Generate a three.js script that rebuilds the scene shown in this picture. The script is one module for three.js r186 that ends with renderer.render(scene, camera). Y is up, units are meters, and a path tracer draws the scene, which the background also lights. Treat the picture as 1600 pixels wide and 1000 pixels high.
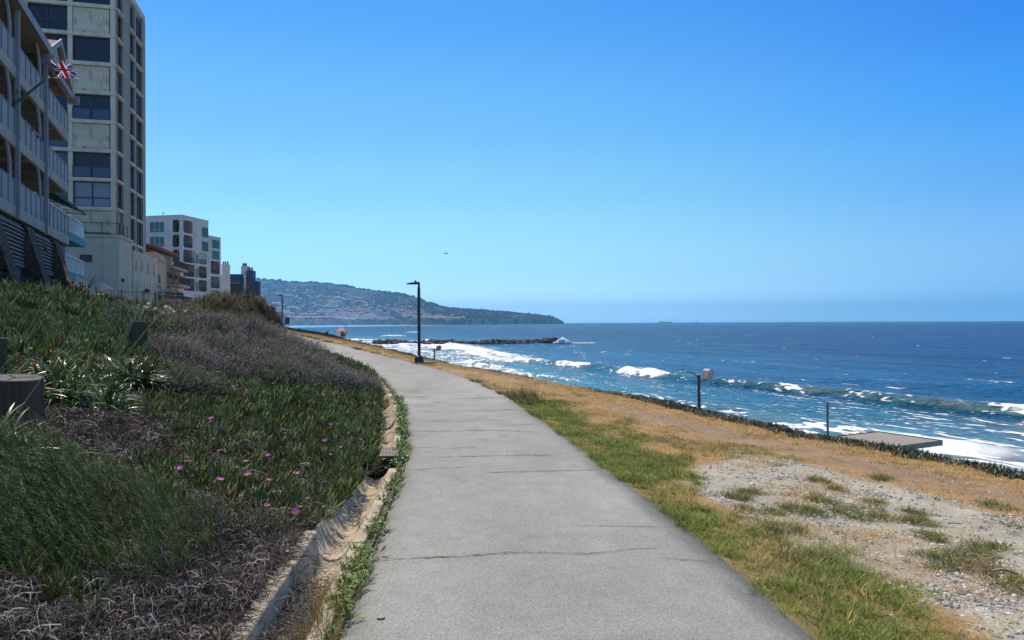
import * as THREE from 'three';
import { mergeGeometries } from 'three/addons/utils/BufferGeometryUtils.js';

/* ---------- camera, sky, sun, exposure ---------- */
const scene = new THREE.Scene();
const FOCAL = 1150;                                   // of a frame 1600 x 1000
const camera = new THREE.PerspectiveCamera(2 * Math.atan(500 / FOCAL) * 180 / Math.PI, 1.6, 0.1, 40000);
camera.rotation.order = 'YXZ';
camera.position.set(0, 1.6, 0);
camera.rotation.set(0.0040, 0, -0.0050);
camera.updateMatrixWorld(true);
const renderer = new THREE.WebGLRenderer({ antialias: true });
renderer.setSize(1024, 640);
renderer.toneMapping = THREE.LinearToneMapping;
renderer.toneMappingExposure = 1;
renderer.shadowMap.enabled = true;
const SUN = new THREE.Vector3(-0.22, 0.89, -0.40).normalize();
const sunLight = new THREE.DirectionalLight(0xffefd6, 5);
sunLight.position.copy(SUN).multiplyScalar(150);
sunLight.castShadow = true;
sunLight.shadow.mapSize.set(4096, 4096);
Object.assign(sunLight.shadow.camera, { left: -110, right: 110, top: 110, bottom: -110, near: 1, far: 400 });
scene.add(sunLight, sunLight.target);
scene.fog = new THREE.FogExp2(new THREE.Color(0.24, 0.64, 1.0), 0.00007);

const lin = (c) => (c <= 0.04045 ? c / 12.92 : ((c + 0.055) / 1.055) ** 2.4);
const rgb = (r, g, b) => [lin(r / 255), lin(g / 255), lin(b / 255)];
const mixv = (a, b, k) => a.map((x, i) => x + (b[i] - x) * k);
const clamp = (x, a = 0, b = 1) => Math.min(b, Math.max(a, x));
const sstep = (a, b, x) => { const k = clamp((x - a) / (b - a)); return k * k * (3 - 2 * k); };
const lerp = (a, b, k) => a + (b - a) * k;
function table(pts, x) {                              // piecewise linear
  if (x <= pts[0][0]) return pts[0][1];
  for (let i = 1; i < pts.length; i++) if (x <= pts[i][0]) return lerp(pts[i - 1][1], pts[i][1], (x - pts[i - 1][0]) / (pts[i][0] - pts[i - 1][0]));
  return pts[pts.length - 1][1];
}
{ // clear sky: brighter and paler towards the sun's side and the horizon, muted overhead to neutralise the fill light
  const W = 512, H = 256, data = new Float32Array(W * H * 4);
  const near = [[0, [1.15, 1.80, 2.35]], [4, [0.54, 1.04, 1.22]], [7, [0.41, 0.90, 1.12]], [10, [0.30, 0.74, 1.04]], [15, [0.195, 0.57, 1.02]], [23, [0.093, 0.40, 0.99]], [45, rgb(92, 150, 216)], [90, rgb(90, 134, 188)]];
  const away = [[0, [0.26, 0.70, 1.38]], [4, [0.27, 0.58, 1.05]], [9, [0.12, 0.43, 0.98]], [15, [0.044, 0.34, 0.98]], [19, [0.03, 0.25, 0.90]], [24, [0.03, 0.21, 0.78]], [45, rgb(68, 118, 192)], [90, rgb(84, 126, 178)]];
  const back = [[0, [0.46, 0.80, 1.25]], [3, [0.42, 0.74, 1.15]], [7, [0.36, 0.63, 1.0]], [13, [0.25, 0.50, 0.90]], [23, [0.17, 0.38, 0.80]], [45, rgb(88, 140, 208)], [90, rgb(88, 130, 184)]];   // out of view opposite the sun, whitened to fill the shaded facades
  const pick = (t, e) => { for (let i = 1; i < t.length; i++) if (e <= t[i][0]) { const k = (e - t[i - 1][0]) / (t[i][0] - t[i - 1][0]); return mixv(t[i - 1][1], t[i][1], k * k * (3 - 2 * k) * 0.4 + k * 0.6); } return t[t.length - 1][1]; };
  const az = Math.atan2(SUN.z, SUN.x);
  for (let r = 0; r < H; r++) for (let c = 0; c < W; c++) {
    const up = ((r + 0.5) / H - 0.5) * 180, round = ((c + 0.5) / W - 0.5) * 2 * Math.PI;
    const k = sstep(0.66, 1.0, (1 + Math.cos(round - az)) / 2);
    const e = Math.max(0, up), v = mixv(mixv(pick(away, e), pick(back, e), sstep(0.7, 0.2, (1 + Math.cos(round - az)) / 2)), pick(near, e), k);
    const x = Math.cos(round) * Math.cos(up * Math.PI / 180), z = Math.sin(round) * Math.cos(up * Math.PI / 180), y = Math.sin(up * Math.PI / 180);
    const glow = 0.7 * Math.pow(Math.max(0, x * SUN.x + y * SUN.y + z * SUN.z), 10) * sstep(24, 44, up);
    for (let i = 0; i < 3; i++) data[(r * W + c) * 4 + i] = v[i] + glow * [1, 0.95, 0.85][i];
    data[(r * W + c) * 4 + 3] = 1;
  }
  const sky = new THREE.DataTexture(data, W, H, THREE.RGBAFormat, THREE.FloatType);
  sky.mapping = THREE.EquirectangularReflectionMapping; sky.magFilter = THREE.LinearFilter; sky.needsUpdate = true;
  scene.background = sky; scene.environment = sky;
}

/* ---------- helpers ---------- */
function random(seed) { return () => { seed = (seed + 0x6d2b79f5) | 0; let t = Math.imul(seed ^ (seed >>> 15), 1 | seed); t = (t + Math.imul(t ^ (t >>> 7), 61 | t)) ^ t; return ((t ^ (t >>> 14)) >>> 0) / 4294967296; }; }
const hash = (x, y) => { let h = Math.imul(x, 374761393) + Math.imul(y, 668265263) | 0; h = Math.imul(h ^ (h >>> 13), 1274126177); return ((h ^ (h >>> 16)) >>> 0) / 4294967296; };
function noise(x, y, px = 0, py = 0) {                // value noise, 0..1; tiles with the period px, py if given
  const x0 = Math.floor(x), y0 = Math.floor(y), fx = x - x0, fy = y - y0, sx = fx * fx * (3 - 2 * fx), sy = fy * fy * (3 - 2 * fy);
  const wx = (i) => (px ? ((i % px) + px) % px : i), wy = (i) => (py ? ((i % py) + py) % py : i);
  return lerp(lerp(hash(wx(x0), wy(y0)), hash(wx(x0 + 1), wy(y0)), sx), lerp(hash(wx(x0), wy(y0 + 1)), hash(wx(x0 + 1), wy(y0 + 1)), sx), sy);
}
function fbm(x, y, n = 4, px = 0, py = 0) { let s = 0, a = 0.5, t = 0; for (let i = 0; i < n; i++, a *= 0.5, x *= 2, y *= 2, px *= 2, py *= 2) { s += a * noise(x + i * 0, y, px, py); t += a; } return s / t; }
function texture(w, h, f, srgb = true, bytesPer = 4) {    // f(u, v) -> linear rgb
  const d = new Uint8Array(w * h * 4), enc = (c) => 255 * clamp(srgb ? (c <= 0.0031308 ? c * 12.92 : 1.055 * Math.pow(c, 1 / 2.4) - 0.055) : c);
  for (let y = 0; y < h; y++) for (let x = 0; x < w; x++) { const c = f((x + 0.5) / w, (y + 0.5) / h, x, y), o = (y * w + x) * 4; d[o] = enc(c[0]); d[o + 1] = enc(c[1]); d[o + 2] = enc(c[2]); d[o + 3] = 255; }
  const t = new THREE.DataTexture(d, w, h);
  t.wrapS = t.wrapT = THREE.RepeatWrapping; t.magFilter = THREE.LinearFilter; t.needsUpdate = true;
  if (srgb) t.colorSpace = THREE.SRGBColorSpace;
  return t;
}
const tiled = (t, rx, ry = rx) => { const c = t.clone(); c.repeat.set(rx, ry); c.needsUpdate = true; return c; };
const M = (c, roughness = 0.85, more = {}) => new THREE.MeshStandardMaterial({ color: new THREE.Color().setRGB(...c), roughness, side: THREE.DoubleSide, ...more });
const MP = (c, roughness = 0.85, more = {}) => new THREE.MeshPhysicalMaterial({ color: new THREE.Color().setRGB(...c), roughness, side: THREE.DoubleSide, ...more });

const taken = new Map();
function numbered(name) { const n = taken.get(name) ?? 0; taken.set(name, n + 1); return n ? `${name}_${String(n).padStart(3, '0')}` : name; }
function tag(o, label, category, group, kind) { if (label) o.userData.label = label; if (category) o.userData.category = category; if (group) o.userData.group = group; if (kind) o.userData.kind = kind; return o; }
function thing(name, label, category, [x, y, z] = [0, 0, 0], turn = 0, group) {
  const o = new THREE.Group(); o.name = numbered(name); o.position.set(x, y, z); o.rotation.y = turn; scene.add(o); return tag(o, label, category, group);
}
const plain = (g) => { const n = g.index ? g.toNonIndexed() : g; for (const k of Object.keys(n.attributes)) if (!['position', 'normal', 'uv'].includes(k)) n.deleteAttribute(k); return n; };
function part(name, geos, material, parent) {
  const list = [geos].flat(), g = list.length > 1 ? mergeGeometries(list.map(plain)) : list[0];
  const m = new THREE.Mesh(g, material); m.name = name; m.castShadow = m.receiveShadow = true; (parent ?? scene).add(m);
  if (!parent) m.name = numbered(name);
  return m;
}
const structure = (name, geos, material) => { const m = part(name, geos, material); m.userData.kind = 'structure'; return m; };
function box(x0, x1, y0, y1, z0, z1) {                // uv in metres
  const g = new THREE.BoxGeometry(x1 - x0, y1 - y0, z1 - z0); g.translate((x0 + x1) / 2, (y0 + y1) / 2, (z0 + z1) / 2);
  const uv = g.attributes.uv, w = [z1 - z0, z1 - z0, x1 - x0, x1 - x0, x1 - x0, x1 - x0], h = [y1 - y0, y1 - y0, z1 - z0, z1 - z0, y1 - y0, y1 - y0];
  for (let i = 0; i < 24; i++) uv.setXY(i, uv.getX(i) * Math.abs(w[i >> 2]), uv.getY(i) * Math.abs(h[i >> 2]));
  return g;
}
const cyl = (r0, r1, h, n = 12) => new THREE.CylinderGeometry(r1, r0, h, n).translate(0, h / 2, 0);   // r0 at its foot
function bar(a, b, r, n = 6, r2 = r) {                // a round bar between two points
  const A = new THREE.Vector3(...a), d = new THREE.Vector3(...b).sub(A), g = new THREE.CylinderGeometry(r2, r, d.length(), n).translate(0, d.length() / 2, 0);
  return g.applyQuaternion(new THREE.Quaternion().setFromUnitVectors(new THREE.Vector3(0, 1, 0), d.clone().normalize())).translate(...a);
}
const tube = (pts, r, seg = 12, n = 6) => new THREE.TubeGeometry(new THREE.CatmullRomCurve3(pts.map((p) => new THREE.Vector3(...p))), seg, r, n);
function prism(outline, z0, z1) {                     // an outline in x, y carried along z
  const g = new THREE.ExtrudeGeometry(new THREE.Shape(outline.map((p) => new THREE.Vector2(...p))), { depth: z1 - z0, bevelEnabled: false }); return g.translate(0, 0, z0);
}
function prismX(outline, x0, x1) {                    // an outline in z, y carried along x
  const g = new THREE.ExtrudeGeometry(new THREE.Shape(outline.map((p) => new THREE.Vector2(-p[0], p[1]))), { depth: x1 - x0, bevelEnabled: false }); return g.rotateY(Math.PI / 2).translate(x0, 0, 0);
}
function rock(r, seed, n = 1, rough = 0.35) {
  const g = new THREE.IcosahedronGeometry(r, n), p = g.attributes.position;
  for (let i = 0; i < p.count; i++) { const x = p.getX(i), y = p.getY(i), z = p.getZ(i), k = 1 + rough * (hash(Math.round(x / r * 97) + seed * 131, Math.round(y / r * 89) * 57 + Math.round(z / r * 83)) - 0.5) * 2; p.setXYZ(i, x * k, y * k * 0.75, z * k); }
  g.computeVertexNormals(); return g;
}
/* many copies of one shape: rows of [x, y, z, yaw, pitch, scale x, scale y, scale z, r, g, b] */
function scatter(name, geometry, material, rows, parent) {
  const m = new THREE.InstancedMesh(geometry, material, rows.length), o = new THREE.Object3D(), c = new THREE.Color();
  o.rotation.order = 'YXZ';
  rows.forEach((q, i) => { o.position.set(q[0], q[1], q[2]); o.rotation.set(q[4], q[3], 0); o.scale.set(q[5], q[6], q[7]); o.updateMatrix(); m.setMatrixAt(i, o.matrix); m.setColorAt(i, c.setRGB(q[8], q[9], q[10])); });
  m.name = parent ? name : numbered(name); m.userData.kind = 'stuff'; m.castShadow = m.receiveShadow = true; (parent ?? scene).add(m); return m;
}

/* ---------- the lie of the land ---------- */
// s metres along the path, t metres to its right; points of the path's middle line as [x, depth]
const line = new THREE.CatmullRomCurve3([[0.95, -7], [0.62, -1], [0.3, 3.7], [0.05, 6.6], [-0.27, 9.34], [-0.6, 11.6], [-1.23, 15.5], [-2.12, 19.5], [-3.2, 23.6], [-4.85, 28.2], [-7.0, 33], [-11.1, 41.9], [-17.3, 55.2], [-21.2, 63.3], [-26.4, 74], [-35.2, 92], [-62, 146], [-150, 320], [-300, 610]].map(([x, d]) => new THREE.Vector3(x, 0, -d)), false, 'centripetal');
line.arcLengthDivisions = 4000;
const LEN = line.getLength(), SAMPLES = [];
for (let i = 0; i <= 8000; i++) { const p = line.getPointAt(i / 8000); SAMPLES.push([p.x, p.z]); }
const S0 = -7.1, DS = LEN / 8000;
const half = (s) => table([[5.2, 1.22], [8, 1.12], [13.5, 1.13], [16.5, 1.21], [20, 1.22]], s);   // half the path's width
function at(s, t) {                                   // -> [x, z]
  const f = clamp((s - S0) / DS, 1, 7998), i = Math.floor(f), k = f - i, a = SAMPLES[i], b = SAMPLES[i + 1], q = SAMPLES[Math.max(0, i - 12)], r = SAMPLES[Math.min(8000, i + 12)];
  const tx = r[0] - q[0], tz = r[1] - q[1], l = Math.hypot(tx, tz);
  t = Math.abs(t) < 1.22 ? t * half(s) / 1.22 : t - Math.sign(t) * (1.22 - half(s));
  return [lerp(a[0], b[0], k) - tz / l * t, lerp(a[1], b[1], k) + tx / l * t];
}
function along(x, z) {                                // -> [s, t]
  let best = 1e18, bi = 0;
  for (let i = 0; i <= 8000; i++) { const dx = x - SAMPLES[i][0], dz = z - SAMPLES[i][1], e = dx * dx + dz * dz; if (e < best) { best = e; bi = i; } }
  const q = SAMPLES[Math.max(0, bi - 12)], r = SAMPLES[Math.min(8000, bi + 12)], tx = r[0] - q[0], tz = r[1] - q[1], l = Math.hypot(tx, tz);
  const s = S0 + bi * DS, t = (-(x - SAMPLES[bi][0]) * tz + (z - SAMPLES[bi][1]) * tx) / l, h = half(s);
  return [s, Math.abs(t) < h ? t * 1.22 / h : t + Math.sign(t) * (1.22 - h)];
}
const heading = (s) => { const a = at(s - 0.4, 0), b = at(s + 0.4, 0); return Math.atan2(-(b[0] - a[0]), -(b[1] - a[1])); };   // turn that makes -z run along the path
const base = (s) => table([[0, 0], [26, 0], [29, 0.03], [33, 0.13], [70, 1.06], [76, 1.15], [84, 1.12], [110, 0.9], [200, 0.4], [600, 0.2]], s);
const rise = (a) => table([[0, 0.07], [0.15, 0.10], [0.5, 0.2], [1.3, 0.46], [3, 0.95], [5, 1.42], [8, 2.05], [12, 2.7], [18, 3.3], [24, 3.9], [40, 4.2], [90, 5]], a);
const edge = (s) => table([[-7, 8.2], [0, 7.0], [4, 6.2], [7, 5.5], [9.07, 4.95], [10.2, 4.66], [12.5, 4.25], [15.1, 4.0], [17.9, 3.45], [22.6, 2.95], [27, 2.47], [33, 2.4], [42, 2.75], [56, 2.75], [66, 2.3], [75, 2.4], [120, 3], [600, 4]], s);
function ground(s, t) {
  const b = base(s);
  if (t > -1.25 && t < 1.22) return b;
  if (t <= -1.25) { const a = Math.max(0, -t - 1.63), n = fbm(s * 0.55 + 7, t * 0.55 + 3, 3) - 0.5; return b * (1 - sstep(2, 18, a)) + rise(a) + n * 0.34 * sstep(0.2, 2, a); }
  const e = edge(s), n = (fbm(s * 0.9 + 31, t * 0.9, 3) - 0.5) * 0.07 * sstep(1.3, 2.2, t);
  if (t < e) return b - 0.022 - 0.012 * (t - 1.22) + n;
  return Math.max(-6.75, b - 0.022 - 0.012 * (e - 1.22) - 0.30 * (t - e) - 0.40 * Math.max(0, t - e - 0.35)) + n * (t < e + 6 ? 1 : 0);
}
const put = (s, t, up = 0) => { const [x, z] = at(s, t); return [x, ground(s, t) + up, z]; };
// a place that was measured in the photograph: column, row and distance in metres (ahead of the camera)
const EYE = camera.matrixWorld.clone();
function spot(px, py, depth) { return new THREE.Vector3((px - 800) / FOCAL * depth, (500 - py) / FOCAL * depth, -depth).applyMatrix4(EYE).toArray(); }
function onPath(px, py) { const a = spot(px, py, 1), k = 1.6 / (1.6 - a[1]); return [a[0] * k, a[2] * k]; }   // [x, z] on the level stretch
/* ---------- surfaces ---------- */
const T = {};
T.asphalt = texture(1024, 1024, (u, v, x, y) => {
  const a = hash(x, y), b = hash((x >> 1) + 511, (y >> 1) + 77), n = fbm(u * 12, v * 12, 4, 12, 12), big = noise(u * 220, v * 220, 220, 220);
  let k = 0.86 + (a - 0.5) * 0.28 + (b - 0.5) * 0.30 + (n - 0.5) * 0.22 + (big - 0.5) * 0.22;
  const cz = hash((x >> 2) + 99, (y >> 2) + 31), cy = hash((x / 3) | 0, ((y / 3) | 0) + 900); k *= 1 + (cy - 0.5) * 0.34; if (cz > 0.975) k *= 1.5; if (cz < 0.05) k *= 0.6;
  return [k * 0.78, k * 0.79, k * 0.745];
});
T.grain = texture(512, 512, (u, v, x, y) => { const k = 0.72 + 0.3 * fbm(u * 10, v * 10, 5, 10, 10) + 0.26 * (hash(x, y) - 0.5) + 0.2 * (hash(x >> 2, y >> 2) - 0.5); return [k, k, k]; });
T.grainBump = texture(512, 512, (u, v, x, y) => { const k = fbm(u * 16, v * 16, 5, 16, 16) * 0.7 + 0.3 * hash(x >> 1, y >> 1); return [k, k, k]; }, false);
T.concrete = texture(512, 512, (u, v, x, y) => { const k = 0.78 + 0.34 * (fbm(u * 6, v * 6, 5, 6, 6) - 0.5) + 0.16 * (hash(x, y) - 0.5) - 0.30 * sstep(0.62, 0.8, fbm(u * 9 + 3, v * 3, 4, 9, 3)); return [k, k * 0.985, k * 0.96]; });
T.wood = texture(256, 512, (u, v, x, y) => { const k = 0.55 + 0.6 * (fbm(u * 24, v * 2, 4, 24, 2) - 0.3) + 0.12 * (hash(x, y) - 0.5); return [k, k * 0.97, k * 0.92]; });
T.stucco = texture(512, 512, (u, v, x, y) => { const k = 0.88 + 0.18 * (fbm(u * 5, v * 5, 5, 5, 5) - 0.5) + 0.10 * (hash(x, y) - 0.5) - 0.12 * sstep(0.55, 0.8, fbm(u * 16, v * 1, 3, 16, 1)); return [k, k, k]; });
T.stone = texture(512, 512, (u, v, x, y) => {
  let d1 = 9, d2 = 9, id = 0; const X = u * 7, Y = v * 9;
  for (let j = -1; j < 2; j++) for (let i = -1; i < 2; i++) { const cx = Math.floor(X) + i, cy = Math.floor(Y) + j, wx = ((cx % 7) + 7) % 7, wy = ((cy % 9) + 9) % 9, d = Math.hypot(X - cx - hash(wx, wy + 40), Y - cy - hash(wx + 90, wy)); if (d < d1) { d2 = d1; d1 = d; id = hash(wx * 3, wy * 7); } else if (d < d2) d2 = d; }
  const k = (0.5 + 0.5 * id + 0.2 * (hash(x, y) - 0.5)) * sstep(0.02, 0.14, d2 - d1); return [k, k * 0.93, k * 0.86];
});
T.shingle = texture(256, 256, (u, v, x, y) => { const r = Math.floor(v * 16), k = 0.6 + 0.5 * hash(Math.floor(u * 24 + (r % 2) * 0.5), r) - (v * 16 % 1 < 0.18 ? 0.3 : 0); return [k, k * 0.95, k * 0.9]; });
T.ripple = texture(1024, 1024, (u, v) => {            // wind-driven chop, longer along the crests
  let k = 0, w = 0;
  for (const [fx, fy, a, o] of [[10, 26, 1, 0], [22, 52, 0.75, 9], [47, 104, 0.5, 5], [90, 200, 0.32, 2]]) { const q = noise(u * fx + o, v * fy, fx, fy); k += a * (1 - Math.abs(2 * q - 1)); w += a; }
  k /= w; return [k, k, k];
}, false);
T.swirl = texture(512, 512, (u, v) => { const k = fbm(u * 8, v * 18, 5, 8, 18); return [k, k, k]; }, false);

const tones = (list) => { const r = random(11); return () => { const c = list[Math.floor(r() * list.length)], k = 0.8 + 0.4 * r(); return [c[0] * k, c[1] * k, c[2] * k]; }; };

/* sweep: a sheet over lines of s and t, coloured per vertex */
function sheet(ss, ts, height, color, uvScale = 1) {
  const p = [], c = [], uv = [], ix = [], n = ts.length;
  ss.forEach((s) => ts.forEach((f) => { const t = typeof f === 'function' ? f(s) : f, [x, z] = at(s, t); p.push(x, height(s, t), z); c.push(...color(s, t, x, z)); uv.push(t * uvScale, s * uvScale); }));
  for (let i = 0; i < ss.length - 1; i++) for (let j = 0; j < n - 1; j++) { const a = i * n + j; ix.push(a, a + 1, a + n, a + 1, a + n + 1, a + n); }
  const g = new THREE.BufferGeometry();
  g.setAttribute('position', new THREE.Float32BufferAttribute(p, 3)); g.setAttribute('color', new THREE.Float32BufferAttribute(c, 3)); g.setAttribute('uv', new THREE.Float32BufferAttribute(uv, 2));
  g.setIndex(ix); g.computeVertexNormals(); return g;
}
const range = (a, b, step) => { const o = []; for (let x = a; x < b - step * 0.3; x += step) o.push(x); o.push(b); return o; };

/* ---------- the path ---------- */
{
  const ss = [...range(-6, 30, 0.25), ...range(30.5, 110, 0.5), ...range(114, 300, 6)];
  const color = (s, t) => {
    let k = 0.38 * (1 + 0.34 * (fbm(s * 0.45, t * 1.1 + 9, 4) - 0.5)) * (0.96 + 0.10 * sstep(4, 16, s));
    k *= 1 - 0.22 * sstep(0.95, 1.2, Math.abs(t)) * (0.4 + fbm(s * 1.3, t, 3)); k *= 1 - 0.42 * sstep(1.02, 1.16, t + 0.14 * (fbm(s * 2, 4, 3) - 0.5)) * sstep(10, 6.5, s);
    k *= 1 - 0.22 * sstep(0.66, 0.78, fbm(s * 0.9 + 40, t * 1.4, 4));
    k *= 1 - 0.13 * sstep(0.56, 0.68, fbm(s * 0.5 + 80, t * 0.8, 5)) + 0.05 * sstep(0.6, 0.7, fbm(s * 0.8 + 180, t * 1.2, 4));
    return [k, k * 0.985, k * 0.95];
  };
  const ts = [-1.222, -1.215, ...range(-1.1, 1.1, 0.11), 1.205, 1.212];
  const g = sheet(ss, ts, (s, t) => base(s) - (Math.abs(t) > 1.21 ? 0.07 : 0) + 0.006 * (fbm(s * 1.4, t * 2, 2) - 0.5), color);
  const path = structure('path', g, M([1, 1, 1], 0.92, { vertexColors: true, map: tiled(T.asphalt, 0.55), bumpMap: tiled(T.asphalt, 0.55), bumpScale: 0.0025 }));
  // cracks, as they run in the photograph: points as [column, row]
  const crackM = M([0.035, 0.034, 0.032], 1), weedM = M([0.16, 0.17, 0.06], 1);
  const R = random(5);
  const crack = (pts, w, m = crackM) => {
    const q = []; for (let i = 0; i < pts.length - 1; i++) { const a = onPath(...pts[i]), b = onPath(...pts[i + 1]), n = Math.max(2, Math.round(Math.hypot(b[0] - a[0], b[1] - a[1]) / 0.035)); for (let k = 0; k < n; k++) q.push([lerp(a[0], b[0], k / n) + (R() - 0.5) * 0.008, lerp(a[1], b[1], k / n) + (R() - 0.5) * 0.022]); }
    const p = [], ix = [];
    q.forEach(([x, z], i) => { const ww = w * (0.4 + 1.1 * R()) * Math.min(1, i / 4 + 0.15, (q.length - 1 - i) / 4 + 0.15); p.push(x, 0.0065, z - ww / 2, x, 0.0065, z + ww / 2); if (i) { const a = 2 * i - 2; ix.push(a, a + 1, a + 2, a + 1, a + 3, a + 2); } });
    const g = new THREE.BufferGeometry(); g.setAttribute('position', new THREE.Float32BufferAttribute(p, 3)); g.setAttribute('uv', new THREE.Float32BufferAttribute(p.filter((_, i) => i % 3 !== 1), 2)); g.setIndex(ix); g.computeVertexNormals();
    part('crack', g, m, path);
  };
  crack([[570, 878], [640, 874], [672, 872], [720, 870], [760, 867], [795, 864], [848, 864], [890, 866], [918, 866], [958, 862], [1000, 858], [1048, 857]], 0.008);
  crack([[620, 874], [700, 870], [830, 864]], 0.006, weedM);
  crack([[1028, 872], [1076, 876], [1126, 881]], 0.007);
  crack([[880, 822], [960, 823], [1056, 824]], 0.006);
  crack([[1006, 786], [1012, 780], [1004, 776]], 0.006);
  crack([[628, 736], [680, 732], [745, 729]], 0.010); crack([[755, 739], [830, 737], [880, 736], [944, 734]], 0.014);
  crack([[668, 715], [720, 714], [760, 713], [815, 712], [870, 713]], 0.013); crack([[640, 699], [660, 699], [698, 701], [754, 699]], 0.012); crack([[800, 710], [850, 711], [884, 711]], 0.012);
  crack([[640, 674], [707, 674], [755, 672], [842, 676]], 0.016); crack([[780, 665], [820, 664], [846, 664]], 0.018); crack([[768, 684], [790, 681], [800, 676]], 0.012);
  crack([[655, 659], [720, 658], [790, 657]], 0.014); crack([[700, 643], [760, 642], [812, 640]], 0.02); crack([[650, 642], [690, 644]], 0.016); crack([[705, 623], [750, 622], [790, 621]], 0.028); crack([[640, 620], [680, 619]], 0.02);
  // a metal survey cap set in the asphalt
  const [mx, mz] = onPath(595, 966), mk = thing('survey_marker', 'small round grey metal cap set flush in the asphalt path near the gutter', 'marker', [mx, 0.004, mz]);
  part('cap', new THREE.CylinderGeometry(0.018, 0.02, 0.008, 20).translate(0, 0.002, 0), M([0.29, 0.29, 0.285], 0.95), mk);
  part('rim', new THREE.TorusGeometry(0.02, 0.003, 8, 24).rotateX(Math.PI / 2).translate(0, 0.003, 0), M([0.28, 0.27, 0.26], 0.7), mk);
}

/* ---------- bank on the left, verge on the right ---------- */
const gravelAt = (s, t) => { const n = fbm(s * 0.8 + 3, t * 0.9 + 8, 4) - 0.5, e = edge(s), inner = table([[0, 2.2], [4, 2.1], [6, 2.0], [7.2, 1.9], [8.2, 2.6], [9, 3.4]], s); return sstep(-0.15, 0.15, t - inner + n * 0.9) * sstep(-0.15, 0.25, (e - 1.55) - t + n * 0.8) * (1 - sstep(8.0, 9.2, s + n * 2.4)); };
const greenAt = (s, t) => { const n = fbm(s * 1.1 + 17, t * 1.1, 4) - 0.5, w = table([[0, 0.95], [3.5, 0.85], [5, 0.75], [6.5, 0.75], [9, 1.0], [11, 0.8], [13.5, 0.8], [15.4, 0.95], [16.5, 0.5], [18, 0.3], [24, 0.22], [40, 0.25], [90, 0.3]], s) + n * 1.5; return (1 - sstep(w - 0.2, w + 0.2, t - 1.2)) * (0.35 + 0.65 * sstep(0.36, 0.5, fbm(s * 2.1 + 5, t * 2.4 + 70, 3))); };
const trailAt = (s, t) => { const c = edge(s) - 0.95, n = fbm(s * 0.7, t * 0.7 + 50, 3) - 0.5; return Math.exp(-(((t - c + n * 0.5) / 0.42) ** 2)) * sstep(2, 5, s) * (1 - sstep(12, 18, s)); };
const patchAt = (s, t) => sstep(0.55, 0.66, fbm(s * 1.2 + 20, t * 1.5 + 6, 4)) * (1 - trailAt(s, t)) * sstep(19, 15, s) * sstep(0.3, 0.8, edge(s) - t);
const bareAt = (s, t) => sstep(15, 22, s + (fbm(s * 0.5, t, 3) - 0.5) * 8);
// tufts of living grass among the gravel: [column, row, radius in metres]
const TUFTS = [[1252, 790, 0.16], [1285, 775, 0.12], [1165, 790, 0.10], [1200, 792, 0.10], [1345, 795, 0.22], [1430, 803, 0.12], [1450, 828, 0.10], [1270, 870, 0.20], [1150, 770, 0.10], [1310, 757, 0.09], [1175, 764, 0.10], [1380, 740, 0.10], [1280, 744, 0.09], [1540, 842, 0.11], [1522, 855, 0.12], [1516, 873, 0.20], [1595, 905, 0.16], [1330, 890, 0.10], [1220, 818, 0.14], [1425, 790, 0.08], [1360, 775, 0.10], [1560, 783, 0.12], [1595, 815, 0.06], [1440, 862, 0.05], [1460, 875, 0.05]].map(([px, py, r]) => { const a = onPath(px, py), [s, t] = along(...a); return [s, t, r]; });
const tuftAt = (s, t) => { let k = 0; for (const [a, b, r] of TUFTS) { const d = Math.hypot((s - a) * 0.8, t - b) / r; if (d < 1.4) k = Math.max(k, 1 - sstep(0.7, 1.3, d)); } return k; };
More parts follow.
